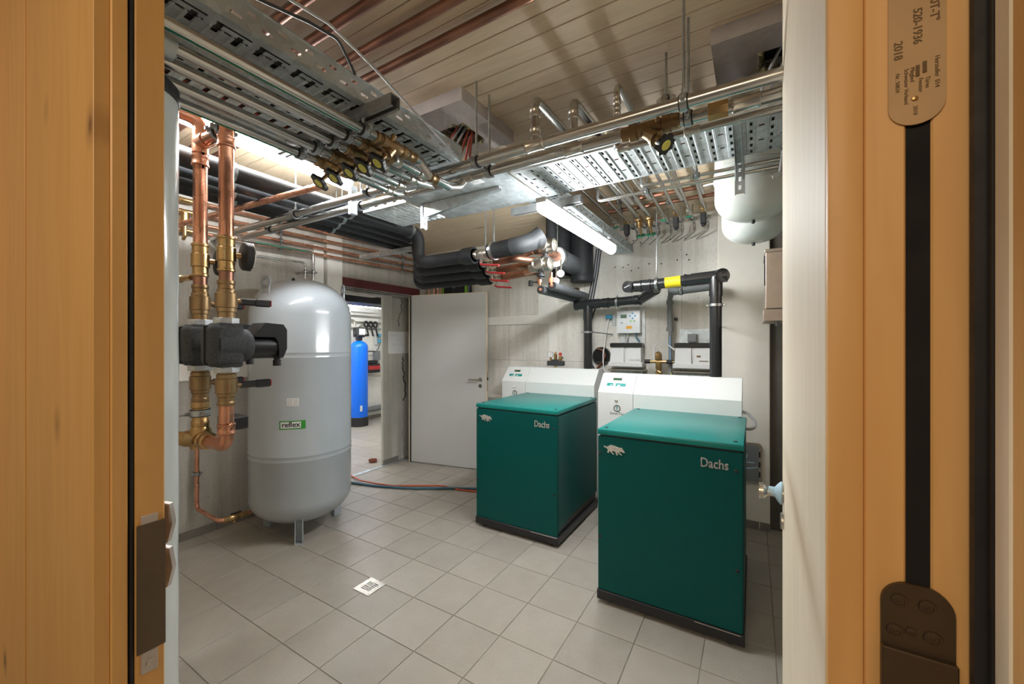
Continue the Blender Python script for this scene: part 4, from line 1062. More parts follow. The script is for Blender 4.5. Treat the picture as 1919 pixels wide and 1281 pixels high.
# pipe loop going down to the grey tank
t = pipe_run('steel_pipe', 'thin steel pipe with green stripe dropping behind the grey tank', 'pipe', [(-3.30, 1.56, 2.30), (-3.55, 1.62, 2.33), (-3.55, 2.263, 2.345), (-3.55, 2.263, 1.7)], 0.013, 'stainless', 0.04)
clamp(t, (-3.55, 2.263, 2.16), Z, 0.013, (-3.69, 2.263, 2.16), 0.004)
MB().bar((-3.5365, 1.75, 2.333), (-3.5365, 2.20, 2.340), 0.0016, 0.006).build('stripe', 'green_stripe', t)
t = pipe_run('steel_pipe', 'thin bright pipe dropping to the top of the grey tank', 'pipe', [(-3.60, 1.56, 2.22), (-3.60, 1.60, 2.22), (-3.55, 2.184, 2.235), (-3.55, 2.184, 1.7)], 0.0095, 'stainless', 0.03)
clamp(t, (-3.55, 2.184, 2.15), Z, 0.0095, (-3.69, 2.184, 2.15), 0.004)

# copper lines on the left wall
for i, (z0, z1, lb) in enumerate(((2.56, 2.635, 'top copper line along the left wall'), (2.475, 2.553, 'second copper line along the left wall'), (2.395, 2.47, 'third copper line along the left wall'), (2.335, 2.40, 'lowest copper line along the left wall'))):
    y1 = 3.84
    t = pipe_run('copper_wall_pipe', lb, 'pipe', [(-3.62, 0.9, z0 - 0.012), (-3.62, y1, z1 - 0.012)], 0.0125, 'copper', 0, 'copper lines along the left wall')
    for yy in (2.0, 3.45):
        zz = z0 - 0.012 + (z1 - z0) * (yy - 0.9) / (y1 - 0.9); clamp(t, (-3.62, yy, zz), Y, 0.0125, (-3.69, yy, zz), 0.004)
    m = MB(); zz = z0 - 0.012 + (z1 - z0) * 0.52; coupling(m, (-3.62, 2.45, zz), Y, 0.0125, 0.06); m.build('coupling', 'copper', t)
    m = MB(); coupling(m, (-3.62, 1.30, z0 - 0.005), Y, 0.0135, 0.09, 1.35); m.build('end_fitting', 'brass', t)
vx4 = [-3.609, -3.527, -3.463, -3.392]
for i, vx in enumerate(vx4):
    tag(MB().tube([(vx, 3.90, 0.0), (vx, 3.90, 2.60)], 0.0125, 12).build('copper_riser', 'copper'), ('leftmost', 'second', 'third', 'rightmost')[i] + ' of four upright copper pipes behind the white door', 'pipe', 'upright copper pipes behind the white door')
av = thing('air_vent', 'brass air vent above the pumps at the left wall', 'valve', (-3.60, 1.30, 2.33))
m = MB(); m.lathe([(0.012, 0), (0.012, 0.02), (0.030, 0.024), (0.030, 0.09), (0.012, 0.10)], (-3.58, 1.28, 2.36), Z, 16); m.tube([(-3.58, 1.28, 2.36), (-3.58, 1.28, 2.28), (-3.61, 1.28, 2.26)], 0.012, 10, 0.02); m.build('body', 'brass', av)

# small copper drop to the grey tank
t = pipe_run('copper_drop_pipe', 'thin copper pipe dropping along the wall to the grey tank', 'pipe', [(-3.62, 1.372, 1.75), (-3.62, 1.368, 0.235), (-3.27, 1.375, 0.215), (-3.295, 1.60, 0.20)], 0.015, 'copper', 0.05)
clamp(t, (-3.62, 1.370, 0.50), Z, 0.015, (-3.69, 1.370, 0.50), 0.004)
m = MB(); m.lathe([(0.017, 0), (0.022, 0.005), (0.022, 0.03), (0.017, 0.035), (0.024, 0.05), (0.024, 0.10), (0.017, 0.11), (0.022, 0.115), (0.022, 0.16)], (-3.273, 1.40, 0.214), V(-0.10, 1, -0.06), 12); m.lathe([(0.010, 0), (0.010, 0.04)], (-3.28, 1.47, 0.21), V(0.2, 0, -1), 8)
vb = m.build('drain_valve', 'brass', t)
MB().bar((-3.282, 1.45, 0.237), (-3.284, 1.52, 0.235), 0.014, 0.008, 0.002).build('valve_lever', 'black_plastic', vb)
# ------------------------------------------------------------------ black insulated pipes
kx = [-2.375, -2.540, -2.690, -2.840]; ky = [2.44, 2.61, 2.76, 2.91]; kr = [0.050, 0.044, 0.044, 0.044]
kn = ['nearest the tray', 'second from the tray', 'third from the tray', 'nearest the left wall']
xe = [-1.80, -1.86, -1.92, -1.98]
for i in range(4):
    t = thing('insulated_pipe', 'black insulated pipe with two bends overhead, ' + kn[i], 'pipe', (kx[i], 1.5, 2.4), 'black insulated pipes overhead')
    zl = (2.155, 2.125, 2.09, 2.06)[i]
    MB().tube([(kx[i], -0.02, 2.40), (kx[i], ky[i], 2.40), (kx[i], ky[i], zl), (xe[i], ky[i], zl)], kr[i], 20, 0.085, True, 9).build('insulation', 'foam', t)
    MB().lathe([(kr[i] * 1.02, 0), (kr[i] * 1.28, 0.04), (kr[i] * 1.28, 0.13), (kr[i] * 0.9, 0.13)], (xe[i] - 0.13, ky[i], zl), X, 20).build('valve_jacket', 'foam', t)
    for yy in (1.05 + 0.07 * i, 1.78 + 0.06 * i, ky[i] - 0.10):
        m = MB(); m.band((kx[i], yy, 2.40), Y, kr[i] + 0.001, kr[i] + 0.005, 0.024, 22); m.bar((kx[i] + kr[i] + 0.012, yy, 2.40), (kx[i] + kr[i] + 0.012, yy + 0.001, 2.40), 0.02, 0.02)
        if i or yy > 1.9: m.cyl((kx[i], yy, 2.40 + kr[i]), (kx[i], yy, CEIL), 0.005, 8)
        m.build('pipe_clamp', 'steel_screw', t)
    # ball valve after the jacket
    r = kr[i] * 0.72; m = MB()
    m.lathe([(r * 0.8, 0), (r, 0.004), (r, 0.028), (r * 0.85, 0.032), (r * 1.05, 0.045), (r * 1.05, 0.085), (r * 0.85, 0.095), (r, 0.10), (r, 0.125), (r * 0.7, 0.13)], (xe[i], ky[i], zl), X, 16)
    m.lathe([(0.012, 0), (0.012, 0.04), (0.008, 0.045)], (xe[i] + 0.065, ky[i], zl - r * 0.8), V(0.1, -0.4, -1), 10)
    vb = m.build('ball_valve', 'nickel', t)
    hp = V(xe[i] + 0.065, ky[i] - 0.018, zl - r * 0.8 - 0.045)
    h = MB(); h.tube([hp, hp + V(0.03, -0.004, -0.012), hp + V(0.17, -0.012, -0.030)], [0.010, 0.008, 0.009] if False else 0.008, 8)
    h.bar(hp + V(0.03, 0, -0.012), hp + V(0.175, -0.01, -0.030), 0.022, 0.008, 0.003); h.build('lever', 'red_handle', vb)
tag(MB().bar((-3.30, 2.60, 2.335), (-2.60, 2.60, 2.335), 0.041, 0.041, 0.003).build('support_rail', 'galvanised'), 'galvanised rail under the black pipes near the white strips', 'support rail')
# onward branch of the nearest pipe to the mixing group
t = thing('insulated_pipe', 'short thick black insulated bend rising to the mixing valves', 'pipe', (-1.5, 2.5, 2.15))
MB().tube([(-1.66, 2.44, 2.165), (-1.42, 2.44, 2.180), (-1.31, 2.53, 2.225)], 0.060, 20, 0.08, True, 9).build('insulation', 'foam', t)
MB().tube([(-1.47, 2.44, 2.177), (-1.405, 2.445, 2.182), (-1.345, 2.50, 2.210), (-1.29, 2.545, 2.262)], 0.063, 20, 0.07, True, 8).build('bend_shell', 'foam_bend', t)
m = MB(); m.band((-1.625, 2.44, 2.167), X, 0.060, 0.068, 0.026, 22); m.cyl((-1.625, 2.44, 2.23), (-1.625, 2.44, CEIL), 0.005, 8); m.bar((-1.625, 2.36, 2.167), (-1.625, 2.375, 2.167), 0.024, 0.02); m.build('pipe_clamp', 'steel_screw', t)
MB().cyl((-1.70, 2.44, 2.20), (-1.70, 2.44, CEIL), 0.005, 8).build('hanger_rod', 'steel_screw', t)
# copper header with mixing valves
hd = thing('mixing_group', 'soldered copper header with nickel mixing valves below the lamp', 'pipe manifold', (-1.5, 2.85, 2.1))
m = MB()
m.tube([(-1.74, 2.61, 2.125), (-1.55, 2.61, 2.135), (-1.46, 2.75, 2.13), (-1.46, 2.95, 2.13)], 0.030, 16, 0.06)
m.tube([(-1.79, 2.76, 2.09), (-1.60, 2.76, 2.10), (-1.52, 2.86, 2.12), (-1.42, 2.90, 2.12)], 0.030, 16, 0.06)
m.tube([(-1.85, 2.91, 2.06), (-1.55, 2.91, 2.08), (-1.55, 3.05, 2.10)], 0.030, 16, 0.06)
m.build('header_pipes', 'copper_old', hd)
m = MB()
m.tube([(-1.50, 2.80, 2.24), (-1.46, 3.05, 2.25), (-1.475, 3.40, 2.243)], 0.042, 16, 0.06)
m.tube([(-1.62, 2.80, 2.20), (-1.45, 2.84, 2.25)], 0.030, 14); m.tube([(-1.60, 2.86, 2.08), (-1.42, 2.84, 2.11)], 0.036, 14)
m.torus((-1.44, 2.95, 2.25), Y, 0.045, 0.006); m.torus((-1.475, 3.25, 2.245), Y, 0.045, 0.006)
m.build('branch_pipes', 'copper', hd)
for cx, cy, cz in ((-1.385, 2.80, 2.245), (-1.412, 2.78, 2.10)):
    m = MB(); m.lathe([(0.040, -0.095), (0.052, -0.090), (0.052, -0.04), (0.060, -0.034), (0.060, 0.034), (0.052, 0.04), (0.052, 0.082), (0.040, 0.086), (0.036, 0.07), (0.014, 0.065)], (cx, cy, cz), X, 20)
    m.lathe([(0.048, 0), (0.048, 0.072), (0.040, 0.078), (0.032, 0.068), (0.008, 0.072)], (cx - 0.005, cy, cz), V(0.1, -1, 0), 18)
    m.lathe([(0.030, 0), (0.030, 0.05), (0.02, 0.06)], (cx, cy, cz), (0, 0, -1), 16)
    mv = m.build('mixing_valve', 'nickel', hd)
    MB().lathe([(0.020, 0.05), (0.020, 0.075), (0.034, 0.078), (0.034, 0.090), (0.018, 0.092), (0.018, 0.11)], (cx, cy, cz), (0, 0, -1), 14).build('collar', 'rubber', mv)
for cx, cy, cz in ((-1.395, 3.02, 2.005), (-1.335, 2.98, 2.055)):
    m = MB(); m.lathe([(0.031, 0), (0.031, 0.014), (0.029, 0.016)], (cx, cy, cz), V(0.35, -1, -0.1), 22); m = m.build('gauge', 'nickel', hd)
    MB().lathe([(0.0285, 0.0158), (0.028, 0.0168)], (cx, cy, cz), V(0.35, -1, -0.1), 22).build('dial', 'sticker_white', m)
    dn = V(0.35, -1, -0.1).normalized(); c0 = V(cx, cy, cz) + dn * 0.0175
    MB().bar(c0, c0 + V(0.003, 0, 0.018), 0.003, 0.0008, 0, dn).build('needle', 'red_plastic', m)
    MB().tube([(cx, cy + 0.005, cz + 0.02), (cx - 0.01, cy + 0.03, cz + 0.12)], 0.007, 8).build('gauge_stem', 'nickel', hd)
for cx, cy in ((-1.475, 2.88), (-1.39, 2.92)):
    m = MB(); m.tube([(cx, cy, 2.06), (cx, cy, 1.96)], 0.011, 10); m.lathe([(0.02, 0), (0.02, 0.04)], (cx, cy, 1.98), Z, 10); m.build('drain_stub', 'copper', hd)
m = MB(); m.box(-1.56, -1.53, 2.84, 2.87, 1.955, 2.00, 0.004); m.bar((-1.535, 2.86, 1.985), (-1.48, 2.88, 1.985), 0.012, 0.012); m.build('tap', 'rubber', hd)
for cx, ya, yb, zz, r, lb in ((-1.475, 2.90, 3.86, 1.925, 0.034, 'lower left slim grey insulated pipe below the mixing valves'), (-1.39, 2.93, 3.86, 1.955, 0.037, 'upper right slim grey insulated pipe below the mixing valves')):
    t = thing('insulated_pipe', lb, 'pipe', (cx, ya, zz))
    MB().tube([(cx, ya, zz), (cx - 0.06, yb, zz + 0.01)], r, 18).build('insulation', 'foam_grey', t)
    MB().lathe([(r * 0.98, 0), (r * 0.96, 0.002), (0.014, 0.002)], (cx, ya, zz), (0, -1, 0), 18).build('end_face', 'rubber', t)
    m = MB(); m.lathe([(0.013, 0), (0.013, 0.012), (0.012, 0.014)], (cx, ya, zz), (0, -1, 0), 12); m.build('copper_end', 'copper', t)
t = thing('insulated_pipe', 'thick grey insulated pipe leading from the copper header to the back wall', 'pipe', (-1.48, 3.3, 2.24))
MB().tube([(-1.478, 3.20, 2.243), (-1.50, 3.88, 2.25)], 0.088, 24).build('insulation', 'foam_grey', t)
MB().lathe([(0.086, 0), (0.084, 0.004), (0.044, 0.004)], (-1.478, 3.20, 2.243), (0, -1, 0), 24).build('end_face', 'plastic_grey', t)
m = MB(); m.band((-1.480, 3.235, 2.243), Y, 0.088, 0.095, 0.028, 26); m.cyl((-1.480, 3.235, 2.33), (-1.480, 3.235, CEIL), 0.005, 8); m.build('pipe_clamp', 'steel_screw', t)
for bx, by, r, z0, lb in ((-1.56, 3.30, 0.060, 2.27, 'slim black upright duct behind the mixing valves'), (-1.66, 3.74, 0.105, 2.16, 'left thick black upright duct at the back wall'), (-1.455, 3.76, 0.110, 2.10, 'right thick black upright duct at the back wall')):
    t = thing('black_duct', lb, 'pipe', (bx, by, z0))
    MB().tube([(bx, by, z0), (bx, by, CEIL)], r, 24).build('insulation', 'foam', t)
    MB().lathe([(r * 1.02, 0), (r * 1.05, 0.01), (r * 1.05, 0.05), (r * 1.02, 0.06)], (bx, by, z0), Z, 24, False).build('joint_tape', 'foam', t)
bb = thing('air_vent', 'bronze air vent bottle at the end of the slim grey pipes', 'valve', (-1.45, 3.86, 1.97))
m = MB(); m.lathe([(0.001, -0.002), (0.03, 0.004), (0.04, 0.03), (0.04, 0.10), (0.02, 0.12)], (-1.50, 3.82, 2.02), V(0.75, 0.35, 0.12) * -1, 18); m = m.build('bottle', 'bronze', bb)
m = MB(); m.tube([(-1.53, 3.80, 1.90), (-1.53, 3.80, 2.05)], 0.012, 10); m.lathe([(0.02, 0), (0.02, 0.03)], (-1.53, 3.80, 1.95), Z, 8); m.build('stem', 'copper', bb)

# ------------------------------------------------------------------ manifold pipes at the rear ceiling
ex = [-1.02, -0.925, -0.822, -0.738, -0.628, -0.532, -0.436, -0.332]
mk = ['tap', 'box', 'wheel', 'wheel', 'tap', 'box', 'tap', 'box']
mn = ['first from the lamp', 'second from the lamp', 'third from the lamp', 'fourth from the lamp', 'fifth from the lamp', 'sixth from the lamp', 'seventh from the lamp', 'eighth, nearest the white vessels']
mz = {'tap': 2.53, 'box': 2.53, 'wheel': 2.53}
for i, xx in enumerate(ex):
    k = mk[i]; r = 0.019 if k == 'wheel' else 0.0115
    t = thing('supply_line', {'tap': 'thin ceiling line with green tap', 'box': 'thin ceiling line with black actuator', 'wheel': 'thick ceiling line with green wheel valve'}[k] + ' at the back wall, ' + mn[i], 'pipe', (xx, 3.3, 2.53), 'ceiling lines at the back wall')
    zz = 2.535
    MB().tube([(xx + 0.03, 2.1, zz), (xx, 3.80, zz), (xx, 3.80, zz - 0.06)], r, 12, 0.03).build('pipe', 'stainless', t)
    MB().tube([(xx, 3.80, zz - 0.055), (xx, 3.80, zz - 0.075), (xx - 0.10, 3.90, zz - 0.115)], 0.006, 8, 0.012).build('drain_hose', 'stainless', t)
    clamp(t, (xx, 3.66, zz), Y, r, (xx, 3.66, CEIL), 0.004)
    yv = 3.38
    m = MB()
    m.lathe([(r * 1.05, 0), (r * 1.5, 0.004), (r * 1.5, 0.03), (r * 1.2, 0.034), (r * 1.35, 0.06), (r * 1.2, 0.085), (r * 1.5, 0.09), (r * 1.5, 0.115), (r, 0.12)], (xx, yv, zz), Y, 12)
    if k == 'wheel':
        sd = V(0.02, 0.45, -0.8).normalized(); sc = V(xx, yv + 0.04, zz)
        m.lathe([(0.024, 0), (0.024, 0.05), (0.027, 0.052), (0.027, 0.066), (0.012, 0.07), (0.009, 0.14)], sc, sd, 12)
        vb = m.build('valve_body', 'brass', t)
        wc = sc + sd * 0.145; uu, ww, dd = frame(sd)
        pol = [((0.036 + 0.005 * math.cos(6 * a)) * math.cos(a), (0.036 + 0.005 * math.cos(6 * a)) * math.sin(a)) for a in [2 * math.pi * q / 24 for q in range(24)]]
        w = MB().prism(pol, wc - dd * 0.006, uu, ww, 0.012).build('handwheel', 'green_plastic', vb)
        MB().lathe([(0.012, 0.006), (0.011, 0.008)], wc, sd, 12).build('wheel_cap', 'yellow_cap', w)
    elif k == 'tap':
        m.lathe([(0.008, 0), (0.008, 0.035)], (xx, yv + 0.06, zz), (0, 0, -1), 8)
        vb = m.build('valve_body', 'nickel', t)
        MB().bar((xx - 0.022, yv + 0.06, zz - 0.040), (xx + 0.022, yv + 0.06, zz - 0.040), 0.022, 0.014, 0.004).build('tap_handle', 'green_plastic', vb)
    else:
        m.lathe([(0.010, 0), (0.010, 0.03)], (xx, yv + 0.06, zz), (0, 0, -1), 8)
        vb = m.build('valve_body', 'brass', t)
        a = MB(); a.box(xx - 0.020, xx + 0.020, yv + 0.035, yv + 0.085, zz - 0.115, zz - 0.03, 0.004); a.lathe([(0.016, 0), (0.016, 0.012), (0.012, 0.016)], (xx, yv + 0.06, zz - 0.115), (0, 0, -1), 12); a.build('actuator', 'rubber', vb)
# thin cross pipes below the rear ceiling
for yy, x0, zz, lb in ((2.262, -0.53, 2.357, 'front thin cross pipe in front of the rear ceiling lines'), (2.284, -0.785, 2.331, 'rear thin cross pipe in front of the rear ceiling lines')):
    t = pipe_run('cross_pipe', lb, 'pipe', [(x0, yy, 2.60), (x0, yy, zz), (1.1, yy, zz)], 0.0090, 'stainless', 0.025, 'thin cross pipes')
    for q in (x0 + 0.28, 0.35): clamp(t, (q, yy, zz), X, 0.0090, (q, yy, CEIL), 0.004)
for yy, x0, x1, zz, mt, lb in ((3.12, -1.0, -0.32, 2.60, 'copper_old', 'front tarnished copper header above the rear valves'), (3.34, -1.05, -0.10, 2.605, 'copper_old', 'rear tarnished copper header above the rear valves')):
    t = pipe_run('copper_header', lb, 'pipe', [(x0, yy, zz), (x1, yy, zz)], 0.015, mt)
    for q in (x0 + 0.1, (x0 + x1) / 2): clamp(t, (q, yy, zz), X, 0.015, (q, yy, CEIL), 0.004)
    MB().tube([(x1, yy, zz), (x1 + 0.12, yy - 0.03, zz), (x1 + 0.35, yy, zz - 0.005)], 0.014, 10, 0.06).build('braided_hose', 'nickel', t)

# ------------------------------------------------------------------ white vessels and metal duct at the right
for cx, cy, zb, R, lb in ((0.0, 2.51, 2.152, 0.186, 'white expansion vessel under the cable tray, the nearer of two'), (0.002, 2.92, 2.118, 0.178, 'white expansion vessel hanging lower in view, the farther of two')):
    t = thing('expansion_vessel', lb, 'vessel', (cx, cy, zb), 'white expansion vessels under the ceiling')
    pr = [(0.001, 0)]
    for k in range(1, 11):
        a = math.pi / 2 * k / 10; pr.append((R * math.sin(a) ** 0.8, 0.13 * (1 - math.cos(a))))
    pr += [(R, 0.22), (R + 0.006, 0.225), (R + 0.006, 0.235), (R, 0.24), (R, 0.26), (R + 0.004, 0.265), (R, 0.27), (R, 0.34)]
    for k in range(1, 9):
        a = math.pi / 2 * k / 8; pr.append((max(0.001, R * math.cos(a)), 0.34 + 0.13 * math.sin(a)))
    MB().lathe(pr, (cx, cy, zb), Z, 40).build('shell', 'vessel_white', t)
    MB().lathe([(0.010, 0), (0.010, 0.018), (0.006, 0.022)], (cx, cy, zb + 0.004), (0, 0, -1), 10).build('air_plug', 'rubber', t)
    MB().tube([(cx, cy, zb + 0.45), (cx, cy, CEIL)], 0.012, 10).build('mount', 'steel_screw', t)
mb = thing('metal_duct', 'brown metal duct box beside the white pier', 'duct', (0.3, 3.1, 1.63))
MB().box(0.068, 0.55, 3.0, 3.40, 1.71, 2.07, 0.003).build('casing', 'brown_metal', mb)
MB().box(0.055, 0.56, 2.99, 3.41, 1.63, 1.706, 0.003).build('base_collar', 'brown_metal', mb)
MB().box(0.062, 0.56, 2.992, 3.41, 2.065, 2.085, 0.002).build('top_flange', 'brown_metal', mb)
MB().box(0.060, 0.067, 3.02, 3.03, 1.86, 2.05).build('edge_strip', 'rubber', mb)
m = MB(); m.lathe([(0.010, 0), (0.010, 0.010), (0.006, 0.012), (0.006, 0.028)], (0.125, 3.05, 1.63), (0, 0, -1), 8); m.build('bolt', 'steel_screw', mb)
MB().cyl((0.45, 3.2, 2.085), (0.45, 3.2, CEIL), 0.006, 8).build('hanger_rod', 'steel_screw', mb)
MB().box(0.3, 0.55, 3.40, 3.83, 1.7, 2.0).build('rear_duct', 'brown_metal', mb)
rr = thing('rod_hanger', 'chrome rod hanger at the right in front of the vessels', 'hanger', (0.105, 2.05, 2.2))
m = MB(); m.tube([(0.118, 2.05, 2.37), (0.100, 2.05, 2.215), (0.070, 2.05, 2.205)], 0.009, 10, 0.012); m.build('rod', 'chrome_emblem', rr)
MB().lathe([(0.013, 0), (0.013, 0.012)], (0.113, 2.05, 2.31), Z, 12).build('collar', 'rubber', rr)
rh = thing('wall_hatch', 'steel framed inspection hatch with peeling blue film on the pier', 'hatch', (-0.02, 3.765, 0.36))
MB().prism(stadium(-0.16, 0.062, 0.362, 0.690, 0.03), (0, 3.771, 0), X, Z, 0.018).build('frame', 'brushed_steel', rh)
MB().prism(stadium(-0.15, 0.040, 0.380, 0.670, 0.015), (0, 3.7535, 0), X, Z, 0.004).build('cover', 'conduit_grey', rh)
for a, b in (((-0.085, 0.665), (-0.06, 0.39)), ((-0.09, 0.53), (0.01, 0.535)), ((-0.10, 0.47), (0.03, 0.50)), ((-0.08, 0.42), (-0.04, 0.60))):
    MB().bar((a[0], 3.7488, a[1]), (b[0], 3.7488, b[1]), 0.002, 0.008, 0, (1, 0, 0.4)).build('film_remnant', 'blue_film', rh)
for zz in (0.42, 0.50, 0.58): MB().box(0.036, 0.050, 3.749, 3.756, zz, zz + 0.045, 0.003).build('clip', 'black_plastic', rh)
# ------------------------------------------------------------------ black flue pipes
def sleeve(m, p, axis, r, L=0.07):
    d = V(axis).normalized(); p = V(p) - d * L / 2
    m.lathe([(r, 0), (r * 1.10, 0.003), (r * 1.10, L * 0.72), (r * 1.20, L * 0.74), (r * 1.20, L * 0.95), (r, L)], p, d, 20)
f2 = thing('flue_pipe', 'black flue of the nearest boiler with a yellow sticker', 'flue pipe', (-0.236, 3.30, 0.95))
r = 0.041
m = MB(); m.tube([(-0.236, 3.30, 0.95), (-0.236, 3.30, 1.965)], r, 22); m.build('upright', 'flue_plastic', f2)
m = MB(); m.tube([(-0.236, 3.35, 1.985), (-0.236, 3.36, 1.985), (-0.86, 3.36, 1.955)], r, 22, 0.0); m = MB()
m.tube([(-0.86, 3.31, 1.950), (-0.18, 3.31, 1.985)], r, 22); m.build('level_run', 'flue_plastic', f2)
m = MB(); m.tube([(-0.40, 3.31, 1.974), (-0.16, 3.31, 1.986)], r * 1.14, 22); m.tube([(-0.236, 3.305, 1.98), (-0.236, 3.302, 1.84)], r * 1.12, 22); sleeve(m, (-0.42, 3.31, 1.972), (-1, 0, 0), r)
m.build('tee_piece', 'flue_plastic', f2)
m = MB(); m.lathe([(r * 1.25, 0), (r * 1.25, 0.035), (r * 1.12, 0.036)], (-0.205, 3.30, 1.984), V(0.5, -0.86, 0), 22); m.build('end_cap', 'flue_plastic', f2)
m = MB(); m.lathe([(r * 1.15, 0), (r * 1.15, 0.060), (r * 1.05, 0.061)], (-0.855, 3.315, 1.95), V(-0.35, -0.93, 0), 22); sleeve(m, (-0.80, 3.31, 1.953), (1, 0, 0), r); sleeve(m, (-0.73, 3.31, 1.957), (1, 0, 0), r); m.build('end_tee', 'flue_plastic', f2)
c0 = V(-0.855, 3.315, 1.95) + V(-0.35, -0.93, 0).normalized() * 0.062
MB().bar(c0 - V(0.022, -0.008, 0.008), c0 + V(0.022, -0.008, 0.008), 0.006, 0.004).build('cap_rib', 'plastic_grey', f2)
m = MB(); a, b = V(-0.590, 3.31, 1.9640), V(-0.475, 3.31, 1.9698); m.lathe([(r + 0.0012, 0), (r + 0.0012, (b - a).length)], a, b - a, 22, False); m.build('warning_sticker', 'yellow_sticker', f2)
clamp(f2, (-0.236, 3.30, 1.772), Z, r, None, 0.006, V(1, 0, 0), 'steel_screw', 0.018)
MB().cyl((-0.236, 3.34, 1.772), (-0.236, 3.80, 1.62), 0.005, 8).build('wall_rod', 'steel_screw', f2)
clamp(f2, (-0.655, 3.31, 1.961), X, r, (-0.655, 3.31, 2.66), 0.004, None, 'steel_screw', 0.020)
f1 = thing('flue_pipe', 'black flue of the farther boiler with a low level run', 'flue pipe', (-1.378, 3.72, 0.95))
MB().tube([(-1.378, 3.72, 0.95), (-1.378, 3.72, 1.85)], r, 22).build('upright', 'flue_plastic', f1)
MB().tube([(-1.44, 3.72, 1.868), (-0.875, 3.72, 1.888), (-0.70, 3.50, 1.945), (-0.66, 3.36, 1.955)], r, 22, 0.05).build('level_run', 'flue_plastic', f1)
m = MB(); m.tube([(-1.49, 3.72, 1.866), (-1.26, 3.72, 1.874)], r * 1.12, 22); m.tube([(-1.378, 3.72, 1.87), (-1.378, 3.72, 1.72)], r * 1.1, 22); sleeve(m, (-1.20, 3.72, 1.876), (1, 0, 0), r); m.build('tee_piece', 'flue_plastic', f1)
m = MB(); m.lathe([(r * 1.22, 0), (r * 1.22, 0.03), (r * 1.1, 0.031)], (-1.480, 3.72, 1.866), V(-1, 0, -0.03), 22); m.build('end_cap', 'flue_plastic', f1)
m = MB(); m.tube([(-0.80, 3.62, 1.915), (-0.70, 3.50, 1.945)], r * 1.13, 20); sleeve(m, (-0.90, 3.72, 1.887), (1, 0, 0), r); m.build('bend_sleeve', 'flue_plastic', f1)
clamp(f1, (-1.09, 3.72, 1.880), X, r, None, 0.005, V(0, 0, 1), 'steel_screw', 0.018)
clamp(f1, (-1.378, 3.72, 1.60), Z, r, None, 0.005, V(1, 0, 0), 'steel_screw', 0.018)
MB().cyl((-1.33, 3.72, 1.60), (-1.20, 3.94, 1.58), 0.005, 8).build('wall_rod', 'steel_screw', f1)
t = thing('conduit', 'grey plastic drain pipe running down the back wall between the two condensate boxes', 'pipe', (-0.645, 3.86, 1.2))
MB().tube([(-0.40, 3.62, 1.935), (-0.60, 3.66, 1.93), (-0.648, 3.85, 1.90), (-0.648, 3.86, 1.60)], 0.024, 16, 0.05).build('upper_pipe', 'conduit_grey', t)
for q in (1.845, 1.60): MB().lathe([(0.032, 0), (0.032, 0.035)], (-0.648, 3.86, q), Z, 16).build('collar', 'conduit_grey', t)
MB().tube([(-0.646, 3.862, 1.60), (-0.645, 3.862, 0.9)], 0.016, 14).build('lower_pipe', 'conduit_grey', t)
MB().bar((-0.646, 3.845, 1.55), (-0.645, 3.845, 1.33), 0.005, 0.003, 0, (0, -1, 0)).build('stripe', 'button_blue', t)
MB().box(-0.62, -0.595, 3.90, 3.95, 1.70, 1.725, 0.003).build('pipe_clip', 'rubber', t)
t = thing('conduit', 'dark pipe behind the yellow sticker flue', 'pipe', (-0.5, 3.6, 1.93))
MB().tube([(-0.62, 3.62, 1.930), (-0.27, 3.62, 1.955)], 0.034, 18).build('pipe', 'conduit_grey', t)
clamp(t, (-0.52, 3.62, 1.937), X, 0.034, (-0.52, 3.62, 2.05), 0.005, None)

# ------------------------------------------------------------------ controller and condensate boxes on the back wall
ct = thing('controller', 'white wall controller with small display and blue buttons', 'controller', (-1.02, 3.95, 1.58))
MB().box(-1.125, -0.885, 3.938, 3.95, 1.46, 1.845, 0.001).build('back_plate', 'galvanised_bright', ct)
bx = MB().box(-1.135, -0.915, 3.86, 3.938, 1.588, 1.803, 0.006, 2).build('case', 'controller_white', ct)
MB().box(-1.100, -1.040, 3.8585, 3.861, 1.733, 1.768).build('display', 'lcd', bx)
for dx, dz in ((0, 0.026), (0, -0.020), (-0.024, 0.003), (0.024, 0.003)):
    MB().lathe([(0.010, 0), (0.009, 0.003)], (-0.985 + dx, 3.861, 1.750 + dz), (0, -1, 0), 12).build('button', 'button_blue', bx)
for dx in (-0.017, 0.017):
    MB().lathe([(0.0085, 0), (0.008, 0.003)], (-0.985 + dx, 3.861, 1.703), (0, -1, 0), 12).build('button', 'button_green', bx)
MB().box(-1.045, -0.990, 3.8585, 3.861, 1.630, 1.657).build('orange_label', 'orange_sticker', bx)
MB().box(-1.10, -1.075, 3.8588, 3.861, 1.683, 1.693).build('print_line', 'print_grey', bx)
for i, (a, b, mt) in enumerate((((-1.07, 1.59), (-1.055, 1.505), 'cable_grey'), ((-1.04, 1.59), (-1.05, 1.505), 'cable_grey'), ((-0.96, 1.59), (-0.925, 1.505), 'hose_blue'))):
    MB().tube([(a[0], 3.90, a[1]), (a[0], 3.895, (a[1] + b[1]) / 2), (b[0], 3.90, b[1])], 0.006 if i < 2 else 0.008, 8, 0.02).build('wire', mt, ct)
